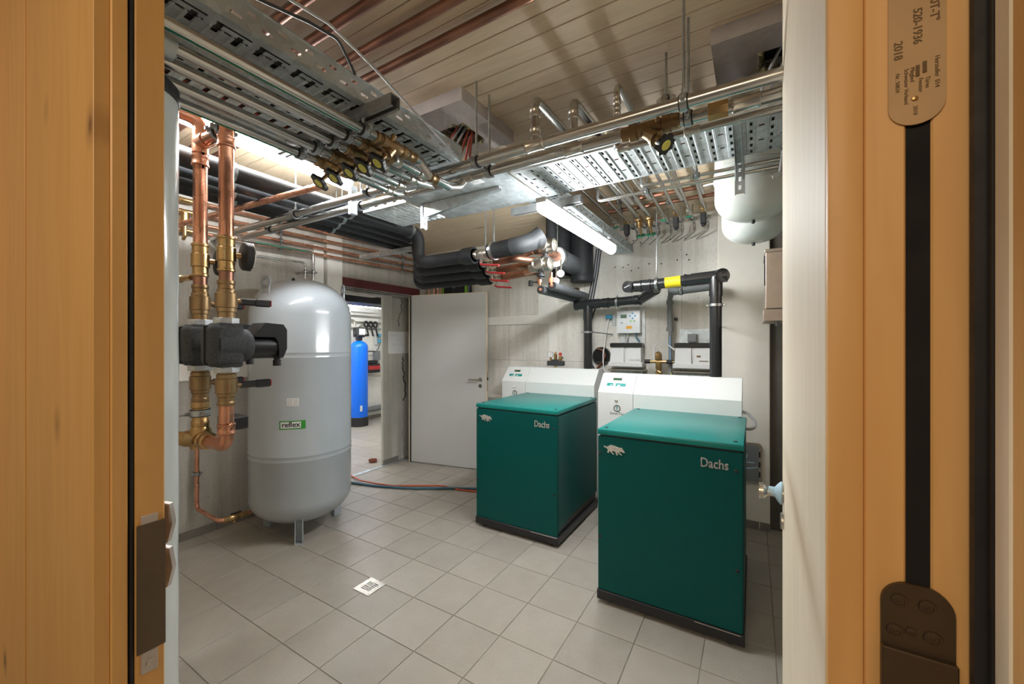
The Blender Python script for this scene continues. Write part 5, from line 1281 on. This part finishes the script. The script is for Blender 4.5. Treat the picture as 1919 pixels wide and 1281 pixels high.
def neut(x0, x1, y0, lb, txt):
    t = thing('condensate_box', lb, 'box', ((x0 + x1) / 2, 3.95, 1.2), 'grey condensate boxes on the back wall')
    w = x1 - x0
    MB().box(x0 + 0.03, x1 - 0.03, 3.938, 3.95, 1.05, 1.62 if txt is None else 1.30, 0.001).build('wall_plate', 'galvanised', t)
    def frust(zb, zt, a0, a1, b0, b1, ya, yb):
        m = MB(); m.add([(a0, ya, zb), (a1, ya, zb), (a1, 3.935, zb), (a0, 3.935, zb), (b0, yb, zt), (b1, yb, zt), (b1, 3.935, zt), (b0, 3.935, zt)], [(3, 2, 1, 0), (4, 5, 6, 7), (0, 1, 5, 4), (1, 2, 6, 5), (2, 3, 7, 6), (3, 0, 4, 7)]); return m
    bd = MB().box(x0 - 0.005, x1 + 0.005, y0 - 0.012, 3.935, 1.268, 1.312, 0.006).build('tray', 'plastic_grey', t)
    for q0, q1 in ((0.03, 0.46), (0.52, 0.97)):
        frust(1.312, 1.455, x0 + w * q0, x0 + w * q1, x0 + w * (q0 + 0.01), x0 + w * (q1 - 0.02), y0 + 0.004, y0 + 0.03).build('hood', 'plastic_grey', t)
    MB().box(x0 + 0.02, x1 - 0.02, y0 + 0.035, 3.935, 1.315, 1.452).build('body', 'plastic_grey', t)
    h = MB(); h.box(x0 + 0.005, x1 - 0.005, y0 + 0.01, 3.93, 1.455, 1.492, 0.005)
    gr = h.build('grille', 'black_plastic', t)
    n = 22
    for i in range(n):
        qx = x0 + 0.02 + (w - 0.04) * i / (n - 1)
        if 0.42 < i / n < 0.5: continue
        MB().bar((qx, y0 + 0.012, 1.490), (qx, 3.92, 1.490), 0.005, 0.010).build('grille_fin', 'black_plastic', gr)
    MB().box(x0 - 0.005, x1 + 0.02, y0 - 0.02, 3.94, 1.232, 1.245, 0.002).build('bracket', 'brushed_steel', t)
    MB().box(x0 + 0.04, x1 - 0.01, 3.88, 3.90, 1.05, 1.232).build('bracket_plate', 'galvanised', t)
    if txt: text('lettering', txt, 0.030, (x0 + w * 0.62, y0 + 0.0055, 1.322), X, Z, 'print_grey', t, 0.0008)
    return t
n1 = neut(-1.195, -0.885, 3.80, 'grey condensate box below the white controller', 'LIN-240')
n2 = neut(-0.610, -0.290, 3.80, 'grey condensate box behind the tall black flue', None)
j = MB().box(-0.505, -0.430, 3.89, 3.938, 1.500, 1.575, 0.004).build('junction_box', 'conduit_grey', n2)
MB().box(-0.498, -0.437, 3.8885, 3.891, 1.508, 1.568, 0.001).build('lid', 'conduit_grey', j)
MB().box(-0.42, -0.39, 3.806, 3.8095, 1.37, 1.385).build('print_line', 'print_brown', n2); MB().box(-0.40, -0.33, 3.803, 3.8075, 1.333, 1.340).build('print_line', 'print_brown', n2)
cv = thing('brass_crossing', 'brass cross fitting with filter between the condensate boxes', 'valve', (-0.74, 3.80, 1.1))
m = MB()
m.lathe([(0.014, 0), (0.014, 0.10), (0.020, 0.102), (0.020, 0.16), (0.014, 0.162), (0.014, 0.26)], (-0.865, 3.80, 1.325), X, 14)
m.lathe([(0.024, 0), (0.028, 0.02), (0.028, 0.07), (0.022, 0.08), (0.022, 0.10), (0.027, 0.11), (0.027, 0.16)], (-0.735, 3.80, 1.16), Z, 16)
m.lathe([(0.030, 0), (0.033, 0.03), (0.026, 0.06), (0.004, 0.075)], (-0.735, 3.795, 1.345), V(0, -0.15, 1), 16)
m.lathe([(0.018, 0), (0.018, 0.03), (0.013, 0.04)], (-0.735, 3.78, 1.24), V(0.8, -0.3, -0.5), 12)
m.build('body', 'brass', cv)
for q in (-0.86, -0.665): MB().lathe([(0.019, 0), (0.019, 0.05)], (q, 3.80, 1.325), X, 14).build('collar', 'rubber', cv)
MB().tube([(-0.735, 3.80, 1.16), (-0.745, 3.78, 0.95)], 0.026, 14).build('outlet', 'blue_film', cv)
MB().tube([(-0.77, 3.80, 1.33), (-0.785, 3.82, 1.45), (-0.72, 3.84, 1.52), (-0.64, 3.84, 1.46), (-0.60, 3.82, 1.43)], 0.0055, 8, 0.05).build('hose', 'sticker_white', cv)
MB().tube([(-0.635, 3.80, 1.235), (-0.60, 3.79, 1.15), (-0.58, 3.78, 1.05)], 0.004, 6, 0.02).build('earth_wire', 'yellow_cap', cv)
# safety group behind the farther boiler
sg = thing('safety_group', 'small safety group with gauge and red cap behind the farther boiler', 'valve', (-1.73, 3.75, 1.2))
MB().box(-1.825, -1.645, 3.72, 3.78, 1.262, 1.312, 0.008).build('insulation', 'epp', sg)
MB().box(-1.775, -1.695, 3.722, 3.778, 1.305, 1.325, 0.006).build('insulation_top', 'epp', sg)
m = MB(); m.lathe([(0.012, 0), (0.012, 0.05)], (-1.79, 3.745, 1.31), Z, 10); m.lathe([(0.014, 0), (0.018, 0.012), (0.018, 0.06), (0.011, 0.066), (0.008, 0.085)], (-1.735, 3.745, 1.32), Z, 12); m.lathe([(0.016, 0), (0.021, 0.01), (0.016, 0.055)], (-1.682, 3.745, 1.31), Z, 12); m.lathe([(0.012, 0), (0.012, 0.03)], (-1.682, 3.745, 1.345), V(1, -0.3, 0), 10); m.lathe([(0.016, 0), (0.016, 0.07)], (-1.735, 3.745, 1.19), Z, 12)
m.build('fittings', 'brass', sg)
g = MB().lathe([(0.030, 0), (0.030, 0.018), (0.028, 0.020)], (-1.79, 3.745, 1.375), V(0.3, -1, 0), 22).build('gauge', 'rubber', sg)
MB().lathe([(0.0275, 0.0198), (0.027, 0.0208)], (-1.79, 3.745, 1.375), V(0.3, -1, 0), 22).build('dial', 'sticker_white', g)
gc = V(-1.79, 3.745, 1.375) + V(0.3, -1, 0).normalized() * 0.0215
MB().bar(gc - V(0.004, 0.001, 0.01), gc + V(0.008, 0.002, 0.018), 0.003, 0.0008, 0, (0.3, -1, 0)).build('needle', 'red_plastic', g)
MB().lathe([(0.014, 0), (0.016, 0.006), (0.016, 0.024), (0.012, 0.028)], (-1.682, 3.745, 1.368), Z, 14).build('red_cap', 'red_plastic', sg)
# cables and coil at the far flue
cc = thing('cable_coil', 'coiled dark cables hanging beside the farther flue', 'cable', (-1.46, 3.88, 1.3))
for i in range(6):
    dx = 0.012 * i; MB().tube([(-1.36, 3.90, 1.86), (-1.44 + dx * 0.3, 3.885, 1.66), (-1.475 + dx, 3.88, 1.45), (-1.455 + dx, 3.88, 1.28), (-1.40 + dx, 3.87, 1.20)], 0.006, 7, 0.08).build('cable_strand', 'cable_dark', cc)
cr = thing('core_hole', 'round wall opening with red brown pipe beside the farther flue', 'wall opening', (-1.30, 3.95, 1.26))
MB().lathe([(0.085, 0), (0.095, 0.0), (0.095, 0.018), (0.085, 0.018), (0.085, 0)], (-1.315, 3.952, 1.36), (0, -1, 0), 28, False).build('sleeve_rim', 'cable_dark', cr)
MB().lathe([(0.086, 0), (0.085, 0.003)], (-1.315, 3.952, 1.36), (0, -1, 0), 28).build('sleeve_inside', 'dark_void', cr)
MB().tube([(-1.36, 3.94, 1.24), (-1.30, 3.925, 1.30), (-1.275, 3.93, 1.37), (-1.30, 3.935, 1.42), (-1.36, 3.94, 1.44)], 0.014, 10, 0.04).build('duct_hose', 'copper_old', cr)
ws = thing('cable', 'bundle of grey cables down the wall above the farther flue', 'cable', (-1.4, 3.92, 1.9))
for i in range(5):
    MB().tube([(-1.36 + 0.012 * i, 3.925, 2.45), (-1.40 + 0.012 * i, 3.93, 2.18), (-1.47 + 0.014 * i, 3.925, 1.86)], 0.006, 7, 0.05).build('cable_strand', 'cable_grey' if i % 2 else 'cable_dark', ws)
cs = thing('connector', 'blue cable connector on the wall with hanging white cable', 'connector', (-1.22, 3.94, 1.7))
MB().box(-1.262, -1.198, 3.90, 3.935, 1.735, 1.775, 0.006).build('plug', 'blue_plastic', cs)
MB().box(-1.205, -1.17, 3.935, 3.95, 1.67, 1.78, 0.002).build('plate', 'galvanised', cs)
MB().tube([(-1.235, 3.915, 1.74), (-1.25, 3.90, 1.60), (-1.28, 3.88, 1.38), (-1.27, 3.86, 1.25), (-1.20, 3.84, 1.12)], 0.0055, 8, 0.05).build('white_cable', 'sticker_white', cs)
tag(MB().box(-0.285, -0.262, 3.938, 3.95, 1.93, 2.14, 0.002).build('wall_rail', 'galvanised'), 'short perforated rail on the back wall above the flue tee', 'rail')
# inverter at the far corner
iv = thing('inverter', 'black inverter with two lime green stripes above the white door', 'inverter', (-3.15, 3.95, 1.95))
MB().box(-3.375, -2.945, 3.875, 3.945, 1.98, 2.42, 0.01).build('case', 'inverter_black', iv)
for a, b in ((-3.365, -3.335), (-3.005, -2.965)): MB().box(a, b, 3.866, 3.878, 2.0, 2.40, 0.004).build('stripe', 'lime', iv)
MB().box(-3.20, -3.155, 3.870, 3.876, 2.17, 2.215).build('display', 'lcd', iv)
for dz in (2.11, 2.14): MB().box(-3.20, -3.155, 3.871, 3.876, dz, dz + 0.012).build('button', 'cable_dark', iv)
MB().box(-3.21, -3.145, 3.871, 3.876, 2.045, 2.06).build('logo', 'plastic_grey', iv)

# ------------------------------------------------------------------ ceiling fire stop patches
def patch(lb, x0, x1, y0, y1, z0, hx0, hx1, hy0, hy1, wires):
    t = thing('fire_stop', lb, 'fire stop', ((x0 + x1) / 2, (y0 + y1) / 2, z0))
    hole = [(hx0 - x0, hx1 - x0, hy0 - y0, hy1 - y0)]
    m = MB(); m.plate((x0, y0, z0), X, Y, x1 - x0, y1 - y0, hole, CEIL - z0 + 0.002); m.build('plaster_pad', 'gypsum', t)
    m = MB(); random.seed(5)
    for k in range(90):
        side = random.choice((0, 1, 2, 3)); s = random.random()
        p = {0: (hx0 + (hx1 - hx0) * s, hy0), 1: (hx0 + (hx1 - hx0) * s, hy1), 2: (hx0, hy0 + (hy1 - hy0) * s), 3: (hx1, hy0 + (hy1 - hy0) * s)}[side]
        c = V(p[0], p[1], z0 + random.uniform(0.0, 0.03)); q = c + V(random.uniform(-1, 1), random.uniform(-1, 1), random.uniform(-0.5, 0.5)) * 0.02
        m.bar(c, q + V(0.001, 0, 0), 0.014, 0.012)
    w = m.build('mineral_wool', 'mineral_wool', t); w['kind'] = 'stuff'
    MB().box(hx0, hx1, hy0, hy1, CEIL - 0.006, CEIL - 0.001).build('dark_hole', 'dark_void', t)
    for i, (mt, a, b) in enumerate(wires): MB().tube([a, (V(a) + V(b)) / 2 + V(0, 0, 0.015), b], 0.006, 8, 0.05).build('cable', mt, t)
    return t
patch('plaster fire stop on the ceiling beside the wide tray with red cables', -1.56, -1.135, 1.44, 1.90, 2.60, -1.42, -1.25, 1.60, 1.80, [('cable_grey', (-1.32, 1.68, 2.65), (-1.40, 1.62, 2.46)), ('cable_grey', (-1.30, 1.70, 2.65), (-1.39, 1.66, 2.46)), ('wire_red', (-1.28, 1.70, 2.65), (-1.36, 1.70, 2.46)), ('wire_red', (-1.275, 1.72, 2.65), (-1.345, 1.73, 2.46)), ('wire_red', (-1.268, 1.71, 2.65), (-1.33, 1.75, 2.46)), ('wire_red', (-1.33, 1.66, 2.65), (-1.41, 1.64, 2.46))])
patch('plaster fire stop on the ceiling at the upper right with grey cables', -0.135, 0.55, 1.66, 2.03, 2.60, 0.02, 0.30, 1.80, 1.95, [('cable_grey', (0.10, 1.86, 2.65), (0.02, 1.93, 2.50)), ('cable_grey', (0.15, 1.86, 2.65), (0.05, 1.94, 2.50)), ('cable_grey', (0.19, 1.87, 2.65), (0.10, 1.94, 2.50))])

# ------------------------------------------------------------------ floor things
fd = thing('floor_drain', 'square steel floor drain grate in the tiles', 'drain', (-2.012, 1.650, 0))
hs = []
S = 0.136
for i in range(3):
    hs.append((0.030 + 0.013 * i, 0.037 + 0.013 * i, 0.070, 0.106)); hs.append((0.070 + 0.013 * i, 0.077 + 0.013 * i, 0.030, 0.066))
    hs.append((0.070, 0.106, 0.072 + 0.013 * i, 0.079 + 0.013 * i)); hs.append((0.030, 0.066, 0.030 + 0.013 * i, 0.037 + 0.013 * i))
m = MB(); m.plate((-2.012 - S / 2, 1.650 - S / 2, 0.0012), X, Y, S, S, hs, 0.003); m.build('grate', 'brushed_steel', fd)
MB().box(-2.012 - S / 2 + 0.01, -2.012 + S / 2 - 0.01, 1.650 - S / 2 + 0.01, 1.650 + S / 2 - 0.01, 0.0006, 0.0010).build('sump', 'dark_void', fd)
for sx in (-1, 1): MB().lathe([(0.003, 0), (0.003, 0.001)], (-2.012 + sx * 0.058, 1.650 - sx * 0.058, 0.0041), Z, 8).build('screw', 'black_plastic', fd)
tag(MB().tube([(-3.83, 2.72, 0.014), (-3.55, 2.78, 0.014), (-3.37, 2.82, 0.014), (-3.14, 2.90, 0.014), (-2.935, 2.99, 0.014), (-2.66, 3.165, 0.014), (-2.41, 3.30, 0.014), (-2.2, 3.45, 0.014)], 0.0125, 10, 0.2).build('blue_hose', 'hose_blue'), 'dull blue hose lying on the floor from the doorway to the boiler', 'hose')
tag(MB().tube([(-4.05, 3.02, 0.009), (-3.83, 2.90, 0.012), (-3.59, 2.825, 0.028), (-3.375, 2.83, 0.034), (-3.20, 2.93, 0.010), (-3.0, 3.06, 0.009), (-2.76, 3.18, 0.016), (-2.56, 3.195, 0.009), (-2.37, 3.245, 0.009), (-2.15, 3.36, 0.009)], 0.008, 8, 0.15).build('orange_cable', 'hose_orange'), 'orange cable twisting along the blue hose on the floor', 'cable')
sa = tag(MB().lathe([(0.035, 0), (0.045, 0.002), (0.052, 0.028), (0.056, 0.030), (0.050, 0.030), (0.042, 0.006), (0.001, 0.006)], (-4.10, 3.41, 0), Z, 22).build('clay_saucer', 'clay'), 'small red clay saucer on the floor in the doorway', 'saucer')
pp = tag(MB().box(-3.8712, -3.8700, 3.452, 3.80, 1.362, 1.640).build('wall_drawing', 'paper'), 'large white drawing sheet taped to the concrete pillar', 'poster')
m = MB()
for i in range(40):
    y0 = random.uniform(3.48, 3.74); z0 = random.uniform(1.46, 1.60)
    if random.random() < 0.5: m.box(-3.8699, -3.8697, y0, y0 + random.uniform(0.01, 0.05), z0, z0 + 0.0018)
    else: m.box(-3.8699, -3.8697, y0, y0 + 0.0018, z0, z0 + random.uniform(0.01, 0.04))
o = m.build('drawn_lines', 'print_grey', pp); o['kind'] = 'stuff'

# ------------------------------------------------------------------ things in the next room
bt = thing('filter_tank', 'bright blue water filter tank on a black base in the next room', 'tank', (-6.13, 4.79, 0))
R = 0.155
pr = [(R, 0.13)] + [(R, 1.42)] + [(R * math.cos(math.pi / 2 * k / 8), 1.42 + 0.12 * math.sin(math.pi / 2 * k / 8)) for k in range(1, 8)] + [(0.04, 1.545)]
MB().lathe(pr, (-6.13, 4.79, 0), Z, 30).build('vessel', 'blue_tank', bt)
MB().lathe([(R + 0.006, 0), (R + 0.006, 0.16), (R, 0.165)], (-6.13, 4.79, 0), Z, 30).build('base', 'rubber', bt)
m = MB(); m.lathe([(0.05, 0), (0.06, 0.02), (0.06, 0.06)], (-6.13, 4.79, 1.54), Z, 18); m.box(-6.20, -6.05, 4.70, 4.88, 1.60, 1.78, 0.02); m.tube([(-6.10, 4.66, 1.64), (-6.10, 4.95, 1.64)], 0.022, 10)
hv = m.build('control_head', 'black_plastic', bt)
MB().box(-6.052, -6.044, 4.73, 4.86, 1.645, 1.755, 0.003).build('display', 'plastic_grey', hv)
MB().tube([(-6.16, 4.72, 1.78), (-6.16, 4.72, 1.90), (-6.16, 4.58, 1.93), (-6.16, 4.40, 1.90)], 0.018, 10, 0.05).build('inlet_hose', 'nickel', bt)
MB().tube([(-6.16, 4.84, 1.76), (-6.20, 4.92, 1.83), (-6.35, 5.0, 1.82), (-6.45, 5.05, 1.80)], 0.018, 10, 0.05).build('outlet_hose', 'nickel', bt)
MB().box(-5.985, -5.972, 4.70, 4.74, 0.28, 0.38).build('sticker', 'sticker_white', bt)
for i, (zz, lb) in enumerate(((2.01, 'upper level pipe on the far wall'), (1.895, 'lower level pipe on the far wall'), (1.775, 'level pipe behind the hanging clips on the far wall'))):
    tag(MB().tube([(-6.46, 3.4, zz), (-6.46, 6.5, zz)], 0.018, 10).build('far_pipe', 'stainless'), lb, 'pipe', 'level pipes on the far wall')
tag(MB().tube([(-6.44, 4.9, 0.20), (-6.44, 6.5, 0.20)], 0.055, 16).build('drain_pipe', 'conduit_grey'), 'thick grey drain pipe low on the far wall', 'pipe')
tag(MB().box(-6.5, -6.30, 3.6, 5.35, 2.08, 2.14, 0.003).build('cable_trunking', 'fixture_grey'), 'pale trunking below the lamp on the far wall', 'trunking')
for yy in (5.55, 5.64): tag(MB().tube([(-6.49, yy, 0.9), (-6.49, yy, 2.3)], 0.012, 8).build('wall_conduit', 'fixture_grey'), ('left' if yy < 5.6 else 'right') + ' upright white conduit on the far wall', 'conduit')
for i, yy in enumerate((5.18, 5.29, 5.40)):
    t = thing('wall_clip', ('left', 'middle', 'right')[i] + ' of three black filter wrenches hanging on the far wall', 'wrench', (-6.42, yy, 1.6), 'three black wrenches on the far wall')
    MB().torus((-6.42, yy, 1.86), (1, 0.2, 0), 0.052, 0.018, 20, 8).build('ring', 'black_plastic', t)
    m = MB(); m.bar((-6.42, yy + 0.01, 1.81), (-6.41, yy + 0.05, 1.63), 0.02, 0.035, 0.004, (1, 0, 0)); m.build('handle', 'black_plastic', t)
pm = thing('far_pump', 'black and red pump unit on the far wall beside the blue tank', 'pump', (-6.38, 5.30, 0.9))
MB().box(-6.45, -6.28, 5.05, 5.42, 0.92, 1.10, 0.02).build('housing', 'black_plastic', pm)
MB().box(-6.281, -6.272, 5.12, 5.40, 0.985, 1.06, 0.004).build('red_panel', 'red_plastic', pm)
MB().box(-6.42, -6.29, 5.10, 5.36, 1.10, 1.16, 0.01).build('top', 'rubber', pm)
m = MB(); m.lathe([(0.05, 0), (0.05, 0.18), (0.04, 0.2)], (-6.38, 5.40, 1.00), Y, 14); m.tube([(-6.38, 5.15, 0.93), (-6.38, 5.15, 0.87), (-6.38, 5.5, 0.85)], 0.02, 10, 0.04); m.build('fittings', 'nickel', pm)
MB().tube([(-6.40, 5.10, 1.16), (-6.40, 5.08, 1.30), (-6.40, 5.25, 1.34), (-6.42, 5.40, 1.33)], 0.010, 8, 0.06).build('cable', 'cable_dark', pm)
sw = thing('socket_box', 'grey switch box above the far pump', 'switch box', (-6.46, 5.45, 1.15))
MB().box(-6.50, -6.40, 5.40, 5.52, 1.16, 1.34, 0.008).build('case', 'conduit_grey', sw)
sw = thing('socket_box', 'white socket with blue plug on the far wall', 'socket', (-6.5, 5.5, 1.5))
MB().box(-6.51, -6.47, 5.44, 5.50, 1.46, 1.68, 0.004).build('case', 'fixture_grey', sw)
MB().box(-6.48, -6.42, 5.50, 5.58, 1.50, 1.58, 0.01).build('plug', 'blue_plastic', sw); MB().box(-6.48, -6.42, 5.48, 5.60, 1.62, 1.68, 0.01).build('plug', 'blue_plastic', sw)
MB().tube([(-6.44, 5.54, 1.50), (-6.44, 5.50, 1.40), (-6.45, 5.45, 1.34)], 0.007, 8, 0.04).build('cable', 'cable_dark', sw)
